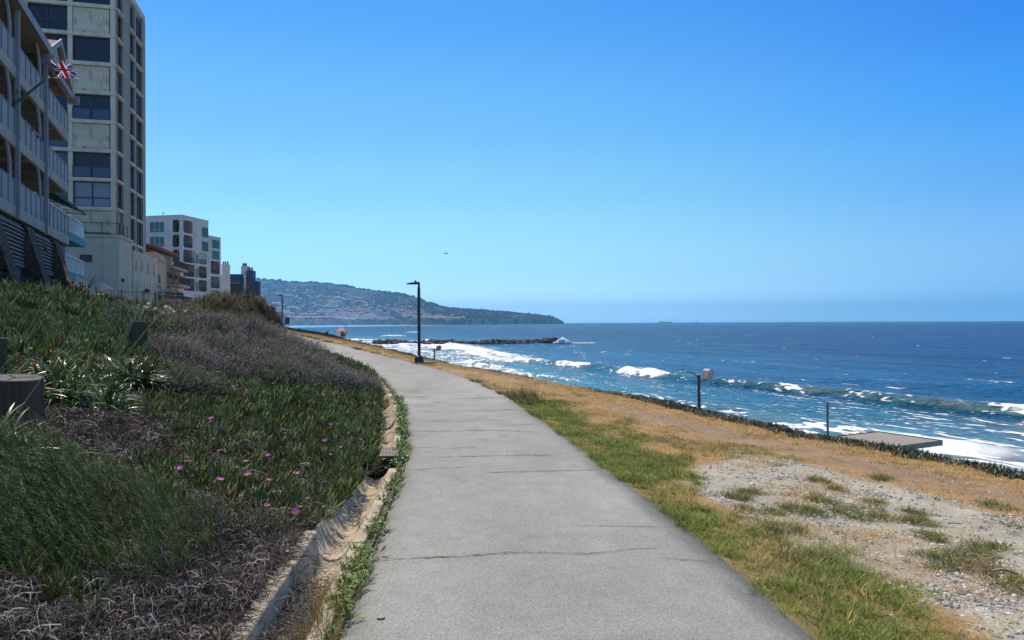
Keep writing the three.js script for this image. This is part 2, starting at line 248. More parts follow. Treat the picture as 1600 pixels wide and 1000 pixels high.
{
  const dirt = [0.37, 0.25, 0.14], grit = [0.46, 0.43, 0.345], straw = [0.38, 0.235, 0.085], loam = [0.17, 0.14, 0.055], trail = [0.31, 0.215, 0.135];
  const color = (s, t) => {
    const n = fbm(s * 2.2, t * 2.2 + 5, 4), e = edge(s);
    let c = mixv(straw, dirt, clamp(bareAt(s, t) * 0.9 + (n - 0.5)));
    c = mixv(c, [0.21, 0.20, 0.075], 0.55 * patchAt(s, t)); c = mixv(c, grit, gravelAt(s, t)); c = mixv(c, trail, trailAt(s, t) * 0.9); c = mixv(c, loam, Math.max(greenAt(s, t) * (s < 16.5 ? 0.9 : 0.4), tuftAt(s, t) * 0.8)); c = mixv(c, straw, 0.6 * sstep(0.75, 0.3, e - t));
    if (t > e + 0.1) c = mixv(c, [0.07, 0.075, 0.035], sstep(e + 0.1, e + 0.4, t));
    const k = (0.8 + 0.4 * n) * (0.78 + 0.44 * fbm(s * 8, t * 8 + 3, 3)); return c.map((x) => x * k);
  };
  const ss = [...range(-6, 0, 0.4), ...range(0.12, 24, 0.12), ...range(24.4, 90, 0.4), ...range(94, 330, 5)];
  const ts = []; for (let j = 0; j <= 46; j++) ts.push((s) => lerp(1.205, edge(s), j / 46)); for (const d of [0.15, 0.3, 0.5, 0.75, 1, 1.5, 2, 3, 4, 6, 8, 10, 12]) ts.push((s) => edge(s) + d);
  structure('verge', sheet(ss, ts, (s, t) => ground(s, t) + (t > 1.3 && s < 24 ? 0.022 * (fbm(s * 7, t * 7, 3) - 0.5) : 0), color), M([1, 1, 1], 1, { vertexColors: true, map: tiled(T.grain, 1.3), bumpMap: tiled(T.grainBump, 1.9), bumpScale: 0.012 }));
  const soil = [0.10, 0.075, 0.05], sl = [...range(-6, 0, 0.4), ...range(0.2, 26, 0.2), ...range(26.5, 90, 0.6), ...range(94, 330, 5)];
  const tl = []; for (const a of [...range(-1.69, -8, -0.001)].slice(0, 1)) tl.push(a);
  const left = [1.645, 1.70, 1.75, 1.85, 2, 2.2, 2.4, 2.6, 2.8, 3, 3.25, 3.5, 3.75, 4, 4.3, 4.6, 5, 5.5, 6, 6.5, 7, 8, 9, 10, 11, 12, 14, 16, 18, 20, 23, 26, 30, 40, 60, 90];
  structure('bank', sheet(sl, left.map((a) => -a).reverse(), (s, t) => ground(s, t), (s, t) => { const k = 0.7 + 0.6 * fbm(s * 3, t * 3, 4); return soil.map((x) => x * k); }), M([1, 1, 1], 1, { vertexColors: true, map: tiled(T.grain, 1.1), bumpMap: tiled(T.grainBump, 1.5), bumpScale: 0.02 }));
  structure('soil', sheet(sl.filter((s) => s < 90), [-1.262, -1.24, -1.22, -1.205], (s, t) => base(s) - 0.012, () => [0.13, 0.10, 0.06]), M([1, 1, 1], 1, { vertexColors: true, map: tiled(T.grain, 1.1) }));
}

/* ---------- concrete gutter beside the path ---------- */
{
  const gutter = thing('drainage_gutter', 'pale concrete half-round drainage gutter along the left edge of the path', 'gutter');
  const concrete = M([0.53, 0.45, 0.34], 0.95, { map: tiled(T.concrete, 1.4), bumpMap: tiled(T.grainBump, 2), bumpScale: 0.004 });
  const profile = (k, jog) => k < 0.04 ? [[-1.245, -0.22], [-1.245, 0.012], [-1.25, 0.02], [-1.325, 0.022], [-1.335, 0.014], [-1.36, -0.03], [-1.40, -0.075], [-1.45, -0.10], [-1.50, -0.098], [-1.545, -0.072], [-1.585, -0.03], [-1.615, 0.02], [-1.63, 0.06 + k], [-1.64, 0.068 + k], [-1.685 - jog, 0.07 + k], [-1.69 - jog, 0.06 + k], [-1.69 - jog, -0.22]] : [[-1.245, -0.22], [-1.245, 0.012], [-1.25, 0.02], [-1.325, 0.022], [-1.335, 0.014], [-1.36, -0.03], [-1.40, -0.075], [-1.45, -0.105], [-1.49, -0.112], [-1.53, -0.095], [-1.56, -0.05], [-1.572, 0.01], [-1.576, 0.06 + k], [-1.584, 0.07 + k], [-1.655 - jog, 0.075 + k], [-1.665 - jog, 0.065 + k], [-1.665 - jog, -0.22]];
  const section = (s0, s1, k, lift, jog) => {
    const n = Math.max(2, Math.round((s1 - s0) / 0.25)), pr = profile(k, jog), p = [], uv = [], ix = [], m = pr.length;
    for (let i = 0; i <= n; i++) { const s = lerp(s0, s1, i / n); let run = 0; pr.forEach(([t, y], j) => { const [x, z] = at(s, t); if (j) run += Math.hypot(t - pr[j - 1][0], y - pr[j - 1][1]); p.push(x, base(s) + y + lift, z); uv.push(run, s); if (i && j) { const a = i * m + j; ix.push(a, a - m, a - 1, a - 1, a - m, a - m - 1); } }); }
    for (const [row, flip] of [[0, 0], [n, 1]]) for (const f of THREE.ShapeUtils.triangulateShape(pr.map((q) => new THREE.Vector2(...q)), [])) ix.push(row * m + f[0], row * m + f[flip ? 2 : 1], row * m + f[flip ? 1 : 2]);
    const g = new THREE.BufferGeometry(); g.setAttribute('position', new THREE.Float32BufferAttribute(p, 3)); g.setAttribute('uv', new THREE.Float32BufferAttribute(uv, 2)); g.setIndex(ix);
    const q = g.toNonIndexed(); q.computeVertexNormals(); part('channel', q, concrete, gutter);
  };
  const R = random(8), cuts = [1.6, 3.3, 4.55, 5.35, 6.7, 8.12]; let jog = 0;
  for (let i = 0; i < cuts.length - 1; i++) section(cuts[i] + 0.006, cuts[i + 1] - 0.006, i < 3 ? 0.05 : 0.0, (R() - 0.5) * 0.014, i === 3 ? 0.05 : 0);
  const far = [9.32, 10.6, 11.9, 13.1, 14.6, 16.2, 17.8, 19.5, 21.3, 23.2, 25.5, 28, 31];
  for (let i = 0; i < far.length - 1; i++) section(far[i] + 0.006, far[i + 1] - 0.006, 0.015, (R() - 0.5) * 0.02, 0);
  // raised lip where two lengths meet, and the little stepped inlet beside it
  { const pts = []; for (const [t, y] of [[-1.33, 0.035], [-1.37, -0.02], [-1.43, -0.07], [-1.5, -0.09], [-1.56, -0.06], [-1.6, 0.03], [-1.63, 0.09]]) { const [x, z] = at(11.9, t); pts.push([x, y, z]); } part('lip', tube(pts, 0.028, 16, 6), concrete, gutter);
    for (let i = 0; i < 3; i++) { const [x, z] = at(11.3 + i * 0.3, -1.86 + 0.02 * i), b = box(-0.09, 0.09, -0.1, 0.075 + 0.02 * i, -0.09, 0.09); b.rotateY(heading(11.5)).translate(x, 0.03, z); part('inlet_block', b, concrete, gutter); } }
  // catch pit under the grate, its shade put into a near-black colour
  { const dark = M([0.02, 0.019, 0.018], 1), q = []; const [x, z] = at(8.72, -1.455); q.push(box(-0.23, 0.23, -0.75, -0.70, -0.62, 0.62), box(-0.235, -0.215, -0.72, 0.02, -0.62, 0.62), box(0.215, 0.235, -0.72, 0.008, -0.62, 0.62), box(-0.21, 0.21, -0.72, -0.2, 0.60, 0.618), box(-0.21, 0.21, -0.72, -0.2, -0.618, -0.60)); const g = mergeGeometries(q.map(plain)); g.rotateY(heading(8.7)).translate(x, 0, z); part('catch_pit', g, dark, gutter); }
  const [gx, gz] = at(9.0, -1.47), gr = thing('drain_grate', 'weathered metal slatted grate lying across the gutter over a dark pit', 'drain grate', [gx, 0.028, gz], heading(9.2));
  const steel = M([0.25, 0.205, 0.17], 0.75, { map: tiled(T.concrete, 2), metalness: 0.3 });
  for (let i = 0; i < 11; i++) part('bar', box(-0.2 + i * 0.0385, -0.2 + i * 0.0385 + 0.034, 0, 0.022, -0.26, 0.26), steel, gr);
  for (const z of [-0.275, 0.262]) part('rail', box(-0.21, 0.215, -0.004, 0.024, z, z + 0.012), steel, gr);
  const l = onPath(562, 791), lid = thing('plastic_lid', 'small flat blue-violet plastic lid lying on the gutter floor', 'lid', [l[0] - 0.035, -0.094, l[1] - 0.1], 0.2);
  part('disc', new THREE.CylinderGeometry(0.035, 0.038, 0.007, 20).scale(0.85, 1, 1.35), M([0.14, 0.13, 0.27], 0.5), lid);
  part('ring', new THREE.TorusGeometry(0.031, 0.004, 6, 24).rotateX(Math.PI / 2).scale(0.85, 1, 1.35).translate(0, 0.004, 0), M([0.17, 0.16, 0.3], 0.5), lid);
}
/* ---------- beach and sea: u metres along the shore, w metres out from the water's edge ---------- */
const SEA = -9.4, shoreV = (u) => table([[-14000, 50], [100, 50], [200, 65], [300, 82], [390, 99], [570, 124], [760, 121], [1000, 110], [1500, 130], [2600, 420], [3600, 1300]], u) ;
const uv2xz = (u, v) => [-0.42 * u + 0.91 * v, -(0.91 * u + 0.42 * v)];
{
  const us = [...range(-60, 700, 8), ...range(720, 1500, 40)], p = [], c = [], uv = [], ix = [], rows = [0, 0.25, 0.5, 0.75, 0.9, 1, 1.08, 1.2];
  us.forEach((u) => rows.forEach((k) => { const v = lerp(12, shoreV(u), k), [x, z] = uv2xz(u, v), y = k < 0.25 ? -6.5 : lerp(-6.5, SEA - 0.1, (k - 0.25) / 0.75); p.push(x, y, z); const wet = sstep(0.85, 1, k); c.push(...mixv([0.52, 0.44, 0.33], [0.24, 0.19, 0.14], wet)); uv.push(u, v); }));
  for (let i = 0; i < us.length - 1; i++) for (let j = 0; j < 7; j++) { const a = i * 8 + j; ix.push(a, a + 8, a + 1, a + 1, a + 8, a + 9); }
  const g = new THREE.BufferGeometry(); g.setAttribute('position', new THREE.Float32BufferAttribute(p, 3)); g.setAttribute('color', new THREE.Float32BufferAttribute(c, 3)); g.setAttribute('uv', new THREE.Float32BufferAttribute(uv, 2)); g.setIndex(ix); g.computeVertexNormals();
  structure('beach', g, M([1, 1, 1], 0.95, { vertexColors: true, map: tiled(T.grain, 0.5) }));
}
// breakers: where along the shore, how far out, how high, and how much of the crest is white
const crest = (u) => table([[-60, 41], [40, 40], [80, 40.5], [130, 36], [150, 36], [175, 34], [200, 32], [260, 34], [400, 40]], u) + (fbm(u * 0.05, 3, 2) - 0.5) * 2.4;
const crestHigh = (u) => table([[-60, 1.1], [30, 1.15], [80, 1.0], [100, 0.9], [114, 0.55], [120, 0.8], [127, 1.25], [134, 1.15], [142, 0.8], [150, 0.55], [158, 0.75], [175, 0.8], [190, 0.4], [215, 0.55], [280, 0.7], [400, 0.7]], u);
const crestWhite = (u) => table([[-60, 0.95], [36, 0.95], [50, 0.85], [58, 0.6], [63, 0.42], [82, 0.38], [85, 0.6], [88, 0.5], [91, 0.36], [104, 0.3], [112, 0.14], [117, 0.1], [121, 0.8], [126, 1], [139, 1], [144, 0.15], [154, 0.25], [158, 0.9], [172, 0.95], [178, 0.3], [186, 0.6], [200, 1], [400, 1]], u);
function swell(u, w) {                                // height of the water above its mean
  const far = Math.hypot(u, w), calm = 1 - sstep(700, 1600, far), o = sstep(30, 70, w);
  let y = calm * o * (0.20 * Math.sin(w * 0.155 + 0.8 * Math.sin(u * 0.02) + fbm(u * 0.03, w * 0.03, 2) * 5) + 0.14 * Math.sin(w * 0.31 + u * 0.05 + 2));
  y += calm * 0.16 * (fbm(u * 0.22, w * 0.5, 3) - 0.5);
  if (w < 120 && u < 460) {
    const c = crest(u), A = crestHigh(u), d = w - c;
    y += A * (d < 0 ? Math.exp(-((d / 1.7) ** 2)) : Math.exp(-((d / 5.5) ** 2)));
    y -= 0.25 * A * Math.exp(-(((d + 5) / 3) ** 2));
    const c2 = c + 27 + 4 * Math.sin(u * 0.03); y += 0.42 * (w > c2 ? Math.exp(-(((w - c2) / 8) ** 2)) : Math.exp(-(((w - c2) / 3.5) ** 2))) * sstep(0.3, 0.55, fbm(u * 0.02, 9, 2));
    const c3 = 11 + 3 * fbm(u * 0.05, 4, 2); y += 0.45 * (w < c3 ? Math.exp(-(((w - c3) / 1.5) ** 2)) : Math.exp(-(((w - c3) / 5) ** 2)));
  }
  return y;
}
const foamAt = (u, w) => {                            // 0 none .. 1 solid white
  const c = crest(u), d = w - c, n = fbm(u * 0.09 + 2, w * 0.16, 4), big = fbm(u * 0.025, w * 0.05 + 6, 3);
  let k = 0;
  const wash = table([[-60, 0.6], [60, 0.5], [95, 0.42], [120, 0.38], [140, 0.5], [165, 0.55], [190, 0.75], [260, 0.8], [430, 0.8]], u);
  k = Math.max(k, wash * (0.30 + 0.72 * sstep(0.36, 0.62, big)) * sstep(c - 1, c - 9, w) * sstep(-2, 4, w) * 0.85);
  const c3 = 11 + 3 * fbm(u * 0.05, 4, 2); k = Math.max(k, table([[-60, 1], [42, 1], [50, 0.52], [120, 0.5], [135, 0.8], [170, 0.85], [260, 0.85], [400, 0.85]], u) * (0.95 + 0.8 * (n - 0.5)) * sstep(c3 + 3 + 9 * sstep(55, 30, u), c3 - 1, w));
  k = Math.max(k, crestWhite(u) * sstep(1.3, 0.2, d) * sstep(-3.2 - 3 * sstep(100, 130, u), -1.2, d) * (0.75 + 0.7 * (n - 0.35)) * 1.25 * (0.45 + 1.0 * fbm(u * 0.45, w * 0.8 + 30, 3)));
  if (u > 175) k = Math.max(k, sstep(175, 195, u) * sstep(6, 0, d + 8 * (n - 0.5)) * sstep(-16, -9, d) * (0.6 + 0.9 * (big - 0.3)));
  if (u > 270) k = Math.max(k, sstep(60, 30, w) * sstep(270, 300, u) * (0.1 + 0.9 * sstep(0.5, 0.62, fbm(u * 0.02 + 9, w * 0.09, 3))));
  if (d > 3) k = Math.max(k, 0.42 * sstep(0.70, 0.78, fbm(u * 0.12, w * 0.4, 3)) * sstep(120, 60, d));
  return clamp(k);
};
{
  const grow = (a, b, step, k) => { const o = []; for (let x = a; x < b; x += step, step *= k) o.push(x); o.push(b); return o; };
  const us = [...grow(0, 13900, 3, 1.09).slice(1).reverse().map((x) => -x), ...range(0, 300, 0.9), ...range(302, 460, 2), ...grow(464, 13900, 5, 1.06)];
  const ws = [...range(-26, -4, 5), ...range(-3, 62, 0.42), ...range(63, 140, 1.2), ...grow(142, 13900, 3, 1.06)];
  const p = [], c = [], uv = [], ix = [], n = ws.length;
  const shore = [0.030, 0.20, 0.30], mid = [0.008, 0.096, 0.235], deep = [0.001, 0.034, 0.148], offing = [0.002, 0.029, 0.125];
  us.forEach((u) => ws.forEach((w) => {
    const [x, z] = uv2xz(u, shoreV(u) + w), n = fbm(u * 0.012, w * 0.02, 3) - 0.5, k = w + n * 45;
    let q = mixv(mixv(shore, mid, sstep(8, 58, k)), mixv(deep, offing, sstep(400, 2500, Math.hypot(u, w))), sstep(45, 210, k));
    const d = w - crest(u), face = w < 120 && u < 460 ? crestHigh(u) * sstep(-3.4, -1.6, d) * sstep(0.6, -0.5, d) : 0; q = mixv(q, [0.028, 0.125, 0.13], clamp(face * 0.85));  // light through the wave face is put into its green vertex colour
    const gust = (0.74 + 0.52 * fbm(u * 0.006 + 40, w * 0.018, 4)) * (0.7 + 0.6 * fbm(u * 0.06, w * 0.16 + 8, 3));
    p.push(x, SEA + swell(u, w), z); c.push(...q.map((v) => v * gust)); uv.push(u, w);
  }));
  for (let i = 0; i < us.length - 1; i++) for (let j = 0; j < n - 1; j++) { const a = i * n + j; ix.push(a, a + n, a + 1, a + 1, a + n, a + n + 1); }
  const g = new THREE.BufferGeometry(); g.setAttribute('position', new THREE.Float32BufferAttribute(p, 3)); g.setAttribute('color', new THREE.Float32BufferAttribute(c, 3)); g.setAttribute('uv', new THREE.Float32BufferAttribute(uv, 2)); g.setIndex(ix); g.computeVertexNormals();
  structure('sea', g, MP([1, 1, 1], 0.22, { vertexColors: true, ior: 1.33, specularIntensity: 0.2, bumpMap: tiled(T.ripple, 1 / 64, 1 / 52), bumpScale: 3 }));
  // foam lies on the water: the same surface, a hand's breadth higher, thick where it is dense
  const fu = [...range(-20, 300, 0.9), ...range(302, 452, 2)], fw = range(-5, 92, 0.42), P = [], U = [], I = [], W = 2048, H = 1024, a = new Uint8Array(W * H * 4);
  const lace = (u, w) => { const q = 3 * fbm(u * 0.1, w * 0.1, 2), A = 1 - Math.abs(2 * fbm(u * 0.16 + q, w * 0.42 + q, 4) - 1), B = 1 - Math.abs(2 * fbm(u * 0.5 + q, w * 1.1, 3) - 1); return clamp((0.68 * A + 0.32 * B - 0.68) / 0.32); };
  for (let y = 0; y < H; y++) for (let x = 0; x < W; x++) {
    const u = lerp(-20, 452, (x + 0.5) / W), w = lerp(-5, 92, (y + 0.5) / H), D = foamAt(u, w), th = lerp(1.02, 0.42, Math.pow(D, 0.7));
    let k = D <= 0.01 ? 0 : sstep(th - 0.07, th + 0.10, lace(u, w)); k = Math.max(k * 0.96, sstep(0.72, 1, D) * (0.8 + 0.2 * hash(x, y)), 0.22 * D * D);
    const o = (y * W + x) * 4; a[o] = a[o + 1] = a[o + 2] = 255 * clamp(k) * sstep(0, 0.03, (y + 0.5) / H) * sstep(1, 0.96, (y + 0.5) / H); a[o + 3] = 255;
  }
  const alpha = new THREE.DataTexture(a, W, H); alpha.magFilter = THREE.LinearFilter; alpha.needsUpdate = true;
  fu.forEach((u) => fw.forEach((w) => { const [x, z] = uv2xz(u, shoreV(u) + w), D = foamAt(u, w); P.push(x, SEA + swell(u, w) + 0.05 + sstep(0.55, 1, D) * 0.38 * (fbm(u * 0.8, w * 0.9, 3) - 0.25), z); U.push((u + 20) / 472, (w + 5) / 97); }));
  const m = fw.length; for (let i = 0; i < fu.length - 1; i++) for (let j = 0; j < m - 1; j++) { const b = i * m + j; I.push(b, b + m, b + 1, b + 1, b + m, b + m + 1); }
  const f = new THREE.BufferGeometry(); f.setAttribute('position', new THREE.Float32BufferAttribute(P, 3)); f.setAttribute('uv', new THREE.Float32BufferAttribute(U, 2)); f.setIndex(I); f.computeVertexNormals();
  const foam = part('foam', f, M([0.80, 0.83, 0.85], 0.9, { alphaMap: alpha, transparent: true }));
  tag(foam, 'white surf foam washing in streaks between the breakers and the beach', 'surf', null, 'stuff');
  // whitecaps far out and the two far rollers
  const R = random(77), caps = []; const blob = rock(1, 3, 2, 0.3);
  for (let i = 0; i < 190; i++) { const d = 150 + 1500 * R() ** 1.6, x = (R() * 0.95 - 0.22) * d, u = -0.42 * x + 0.91 * d, v = 0.91 * x + 0.42 * d, w = v - shoreV(u); if (w < 60) continue; const k = 0.2 + 0.55 * R(); caps.push([x, SEA + swell(u, w) + 0.02, -d, 0.43 + (R() - 0.5) * 0.3, 0, 0.28 * k, 0.16 * k, 1.0 * k, 0.8, 0.83, 0.85]); }
  const line_ = (x0, d0, x1, d1, n, h, spread) => { for (let i = 0; i < n; i++) { const k = R(), x = lerp(x0, x1, k), d = lerp(d0, d1, k) + (R() - 0.5) * spread, s = h * (0.5 + R()) * (0.35 + Math.sin(Math.PI * clamp(k * 1.05)) * 0.8); caps.push([x, SEA + 0.1 * s, -d, R() * 6, 0, s * 2.2, s * 0.9, s * 1.6, 0.82, 0.85, 0.87]); } };
  line_(-114, 640, -92, 636, 60, 1.0, 4); line_(-168, 560, -84, 480, 260, 0.7, 26); line_(-70, 430, -44, 440, 60, 0.6, 6); line_(-62, 372, -44, 380, 70, 0.7, 8); line_(-130, 900, -112, 905, 30, 0.8, 6);
  tag(scatter('whitecaps', blob, M([1, 1, 1], 0.9), caps), 'scattered white caps and rollers on the open blue water', 'whitecaps');
}

/* ---------- rock jetty ---------- */
{
  const R = random(21), jetty = thing('rock_jetty', 'dark boulder jetty running out from the beach into the surf', 'jetty', [-74, SEA, -393]), rows = [];
  const end = [29, -397], n = 950, tone = tones([[0.05, 0.045, 0.04], [0.085, 0.075, 0.065], [0.15, 0.13, 0.11], [0.03, 0.028, 0.027]]);
  for (let i = 0; i < n; i++) {
    const k = R(), q = (R() + R() - 1), gap = k > 0.955 ? 0.55 : 1, top = (1.75 + 0.45 * Math.sin(k * 22) + 0.3 * Math.sin(k * 9)) * gap * (k > 0.88 && k < 0.95 ? 1.35 : 1), h = top * (1 - Math.abs(q)) * (0.4 + 0.6 * R()), s = (0.55 + 0.75 * R()) * (k > 0.955 ? 0.8 : 1);
    rows.push([lerp(0, 103, k), h - 0.3, lerp(0, end[1] + 393, k) + q * 4.2, R() * 6, R() * 6, s * 1.2, s, s, ...tone()]);
  }
  scatter('boulder', rock(1, 9, 1, 0.32), M([1, 1, 1], 0.95, { flatShading: true }), rows, jetty);
  const spray = []; for (let i = 0; i < 260; i++) { const k = R(); const a = (R() - 0.5) * 2; spray.push([24 + a * 5 + 3, SEA + Math.max(0, 2.9 * (1 - Math.abs(a)) * R()), -392.5 + (R() - 0.5) * 4, R() * 6, R() * 6, 0.3 + 0.4 * k, 0.22 + 0.3 * k, 0.3 + 0.3 * k, 0.85, 0.87, 0.88]); }
  for (let i = 0; i < 160; i++) spray.push([30 + R() * 14, SEA + 0.2 * R(), -392 + (R() - 0.5) * 3, R() * 6, 0, 0.9 * R(), 0.2, 0.5, 0.85, 0.87, 0.88]);
  tag(scatter('spray', rock(1, 5, 1, 0.3), M([1, 1, 1], 0.95), spray), 'white splash breaking against the outer end of the rock jetty', 'sea spray');
}

/* ---------- the headland across the bay ---------- */
const RIDGE = [[250, 425], [397, 435], [452, 440.5], [486, 441.6], [518, 444], [550, 449], [571, 453], [603, 456.5], [631, 459.7], [654, 467], [677, 475], [699, 481], [726, 483], [760, 485], [800, 488.5], [840, 491.5], [858, 494], [869, 497.5], [878, 502.5], [883, 507]];
const shoreDepth = (px) => table([[250, 3900], [400, 4700], [550, 5200], [700, 5900], [800, 6600], [882, 7400]], px);
const ridgeDepth = (px) => shoreDepth(px) + table([[250, 1900], [500, 1700], [640, 1300], [720, 700], [800, 520], [860, 300], [882, 120]], px);
function headland(px, k) {                            // k 0 at the water .. 1 at the ridge .. 1.5 behind it -> [x, y, z]
  const d = lerp(shoreDepth(px), ridgeDepth(px), k), row = table(RIDGE, px), a = spot(px, row, ridgeDepth(px)), x = spot(px, 505, d)[0];
  const top = a[1] - SEA, cliff = Math.min(top * 0.55, 42 + 8 * fbm(px * 0.05, 2, 2)), kk = Math.min(k, 1);
  const cut = sstep(0.015, 0.05, kk), body = sstep(0.0, 1, (kk - 0.05) / 0.95) * 0.45 + clamp((kk - 0.05) / 0.95) * 0.55;
  let y = cliff * cut + (top - cliff) * Math.max(0, body);
  const rough = fbm(px * 0.07, k * 7 + 3, 5) - 0.5, gully = Math.abs(fbm(px * 0.10 + 5, k * 2, 4) - 0.5);
  y += (rough * 46 - gully * 60 + 8) * sstep(0.06, 0.3, k) * (1 - sstep(0.75, 1, k)) * clamp(top / 220);
  y += (fbm(px * 0.32, k * 5 + 7, 4) - 0.5) * 30 * sstep(0.02, 0.12, k) * sstep(640, 720, px) * (1 - sstep(0.7, 1, k));
  if (k > 1) y -= (k - 1) * 260;
  return [x, SEA + y - (k <= 0 ? 1 : 0), -d];
}
{
  const cols = range(250, 882, 1.6), rows = [0, 0.012, 0.025, 0.04, 0.055, 0.075, ...range(0.1, 1, 0.022), 1.1, 1.25, 1.5], p = [], c = [], uv = [], ix = [], n = rows.length;
  cols.forEach((px) => rows.forEach((k) => {
    const q = headland(px, k); p.push(...q);
    const m = fbm(px * 0.11, k * 16, 4), m2 = fbm(px * 0.03 + 30, k * 5, 3);
    let col = mixv([0.014, 0.018, 0.011], [0.045, 0.043, 0.026], sstep(0.42, 0.66, m)); col = mixv(col, [0.065, 0.08, 0.03], 0.7 * sstep(0.55, 0.7, m2)); col = mixv(col, [0.018, 0.026, 0.015], sstep(0.7, 1, k) * 0.8);
    if (k < 0.075) col = mixv(col, [0.34, 0.27, 0.18], (px > 690 ? 0.75 : 0.3) * sstep(0.35, 0.6, fbm(px * 0.2, k * 40, 3)) + (k < 0.012 ? 0.4 : 0));
    c.push(...col); uv.push(px, k);
  }));
  for (let i = 0; i < cols.length - 1; i++) for (let j = 0; j < n - 1; j++) { const a = i * n + j; ix.push(a, a + n, a + 1, a + 1, a + n, a + n + 1); }
  const g = new THREE.BufferGeometry(); g.setAttribute('position', new THREE.Float32BufferAttribute(p, 3)); g.setAttribute('color', new THREE.Float32BufferAttribute(c, 3)); g.setAttribute('uv', new THREE.Float32BufferAttribute(uv, 2)); g.setIndex(ix); g.computeVertexNormals();
  structure('hills', g, M([1, 1, 1], 1, { vertexColors: true }));
  const R = random(31), trees = [], leaf = tones([[0.016, 0.024, 0.012], [0.026, 0.036, 0.016], [0.034, 0.04, 0.018], [0.014, 0.02, 0.012]]);
  for (let i = 0; i < 11000; i++) { const px = 330 + R() * 550, k = i < 900 ? 0.96 + 0.06 * R() : 0.05 + 0.95 * R(); if (i >= 900 && fbm(px * 0.06, k * 7 + 20, 3) < 0.40) continue; const q = headland(px, k), s = (i < 900 ? 4.5 + 10 * R() ** 3 * (0.4 + 1.2 * noise(px * 0.15, 5)) : 3.5 + 6 * R() * R()) * (px > 800 ? 0.75 : 1); trees.push([q[0], q[1] + s * 0.45, q[2], R() * 6, 0, s * (1 + 0.6 * R()), s * (0.8 + 0.5 * R() * R()), s, ...leaf()]); }
  tag(scatter('woods', rock(1, 17, 1, 0.35), M([1, 1, 1], 1), trees), 'dark scattered trees covering the far hazy headland across the bay', 'woods');
  // houses on its slopes
  const wallC = [[0.70, 0.60, 0.50], [0.80, 0.75, 0.68], [0.58, 0.46, 0.37]], roofC = [[0.36, 0.16, 0.10], [0.30, 0.18, 0.13], [0.42, 0.24, 0.17]];
  const house = (w, h, d, wc, rc) => {
    const g = mergeGeometries([plain(box(-w / 2, w / 2, -6, h, -d / 2, d / 2)), plain(prismX([[-d / 2 - 0.8, h], [d / 2 + 0.8, h], [0, h + 2.6]], -w / 2 - 0.6, w / 2 + 0.6))]), n = g.attributes.position.count, c = [];
    for (let i = 0; i < n; i++) c.push(...(i < 36 ? wc : rc)); g.setAttribute('color', new THREE.Float32BufferAttribute(c, 3)); return g;
  };
  const kinds = []; for (let i = 0; i < 9; i++) kinds.push(house(15 + 6 * R() + (i % 3) * 6, 5 + 3 * R(), 11, wallC[i % 3], roofC[(i * 2 + (i / 3 | 0)) % 3]));
  const hm = M([1, 1, 1], 0.9, { vertexColors: true }), bands = [[0.06, 0.10], [0.14, 0.17], [0.20, 0.22], [0.27, 0.29], [0.34, 0.36], [0.42, 0.45], [0.52, 0.56], [0.62, 0.68]];
  const rest = [];
  for (let i = 0; i < 1250; i++) {
    const b = bands[Math.floor(R() ** 1.5 * bands.length)], px = 395 + R() * 330, k = lerp(b[0], b[1], R()) + 0.02 * Math.sin(px * 0.03); if (fbm(px * 0.05 + 3, b[0] * 30, 2) < 0.42 || k > 0.25 + (760 - px) / 500) continue;
    const q = headland(px, k), yaw = Math.atan2(q[0], -q[2]) * -1 + (R() - 0.5) * 0.5, kind = kinds[Math.floor(R() * 9)];
    if (scene.userData.houses === undefined) scene.userData.houses = 0;
    if (scene.userData.houses < 280) { scene.userData.houses++; const m = part('hillside_house', kind, hm); m.position.set(q[0], q[1], q[2]); m.rotation.y = yaw; tag(m, 'tiny pale house with a terracotta roof on the far hazy hillside', 'house', 'houses on the far hillside'); } else rest.push([q[0], q[1], q[2], yaw, 0, 1, 1, 1, 1, 1, 1]);
  }
  delete scene.userData.houses;
  if (rest.length) tag(scatter('settlement', kinds[4], hm, rest), 'remaining rows of small houses across the far hillside', 'houses');
}

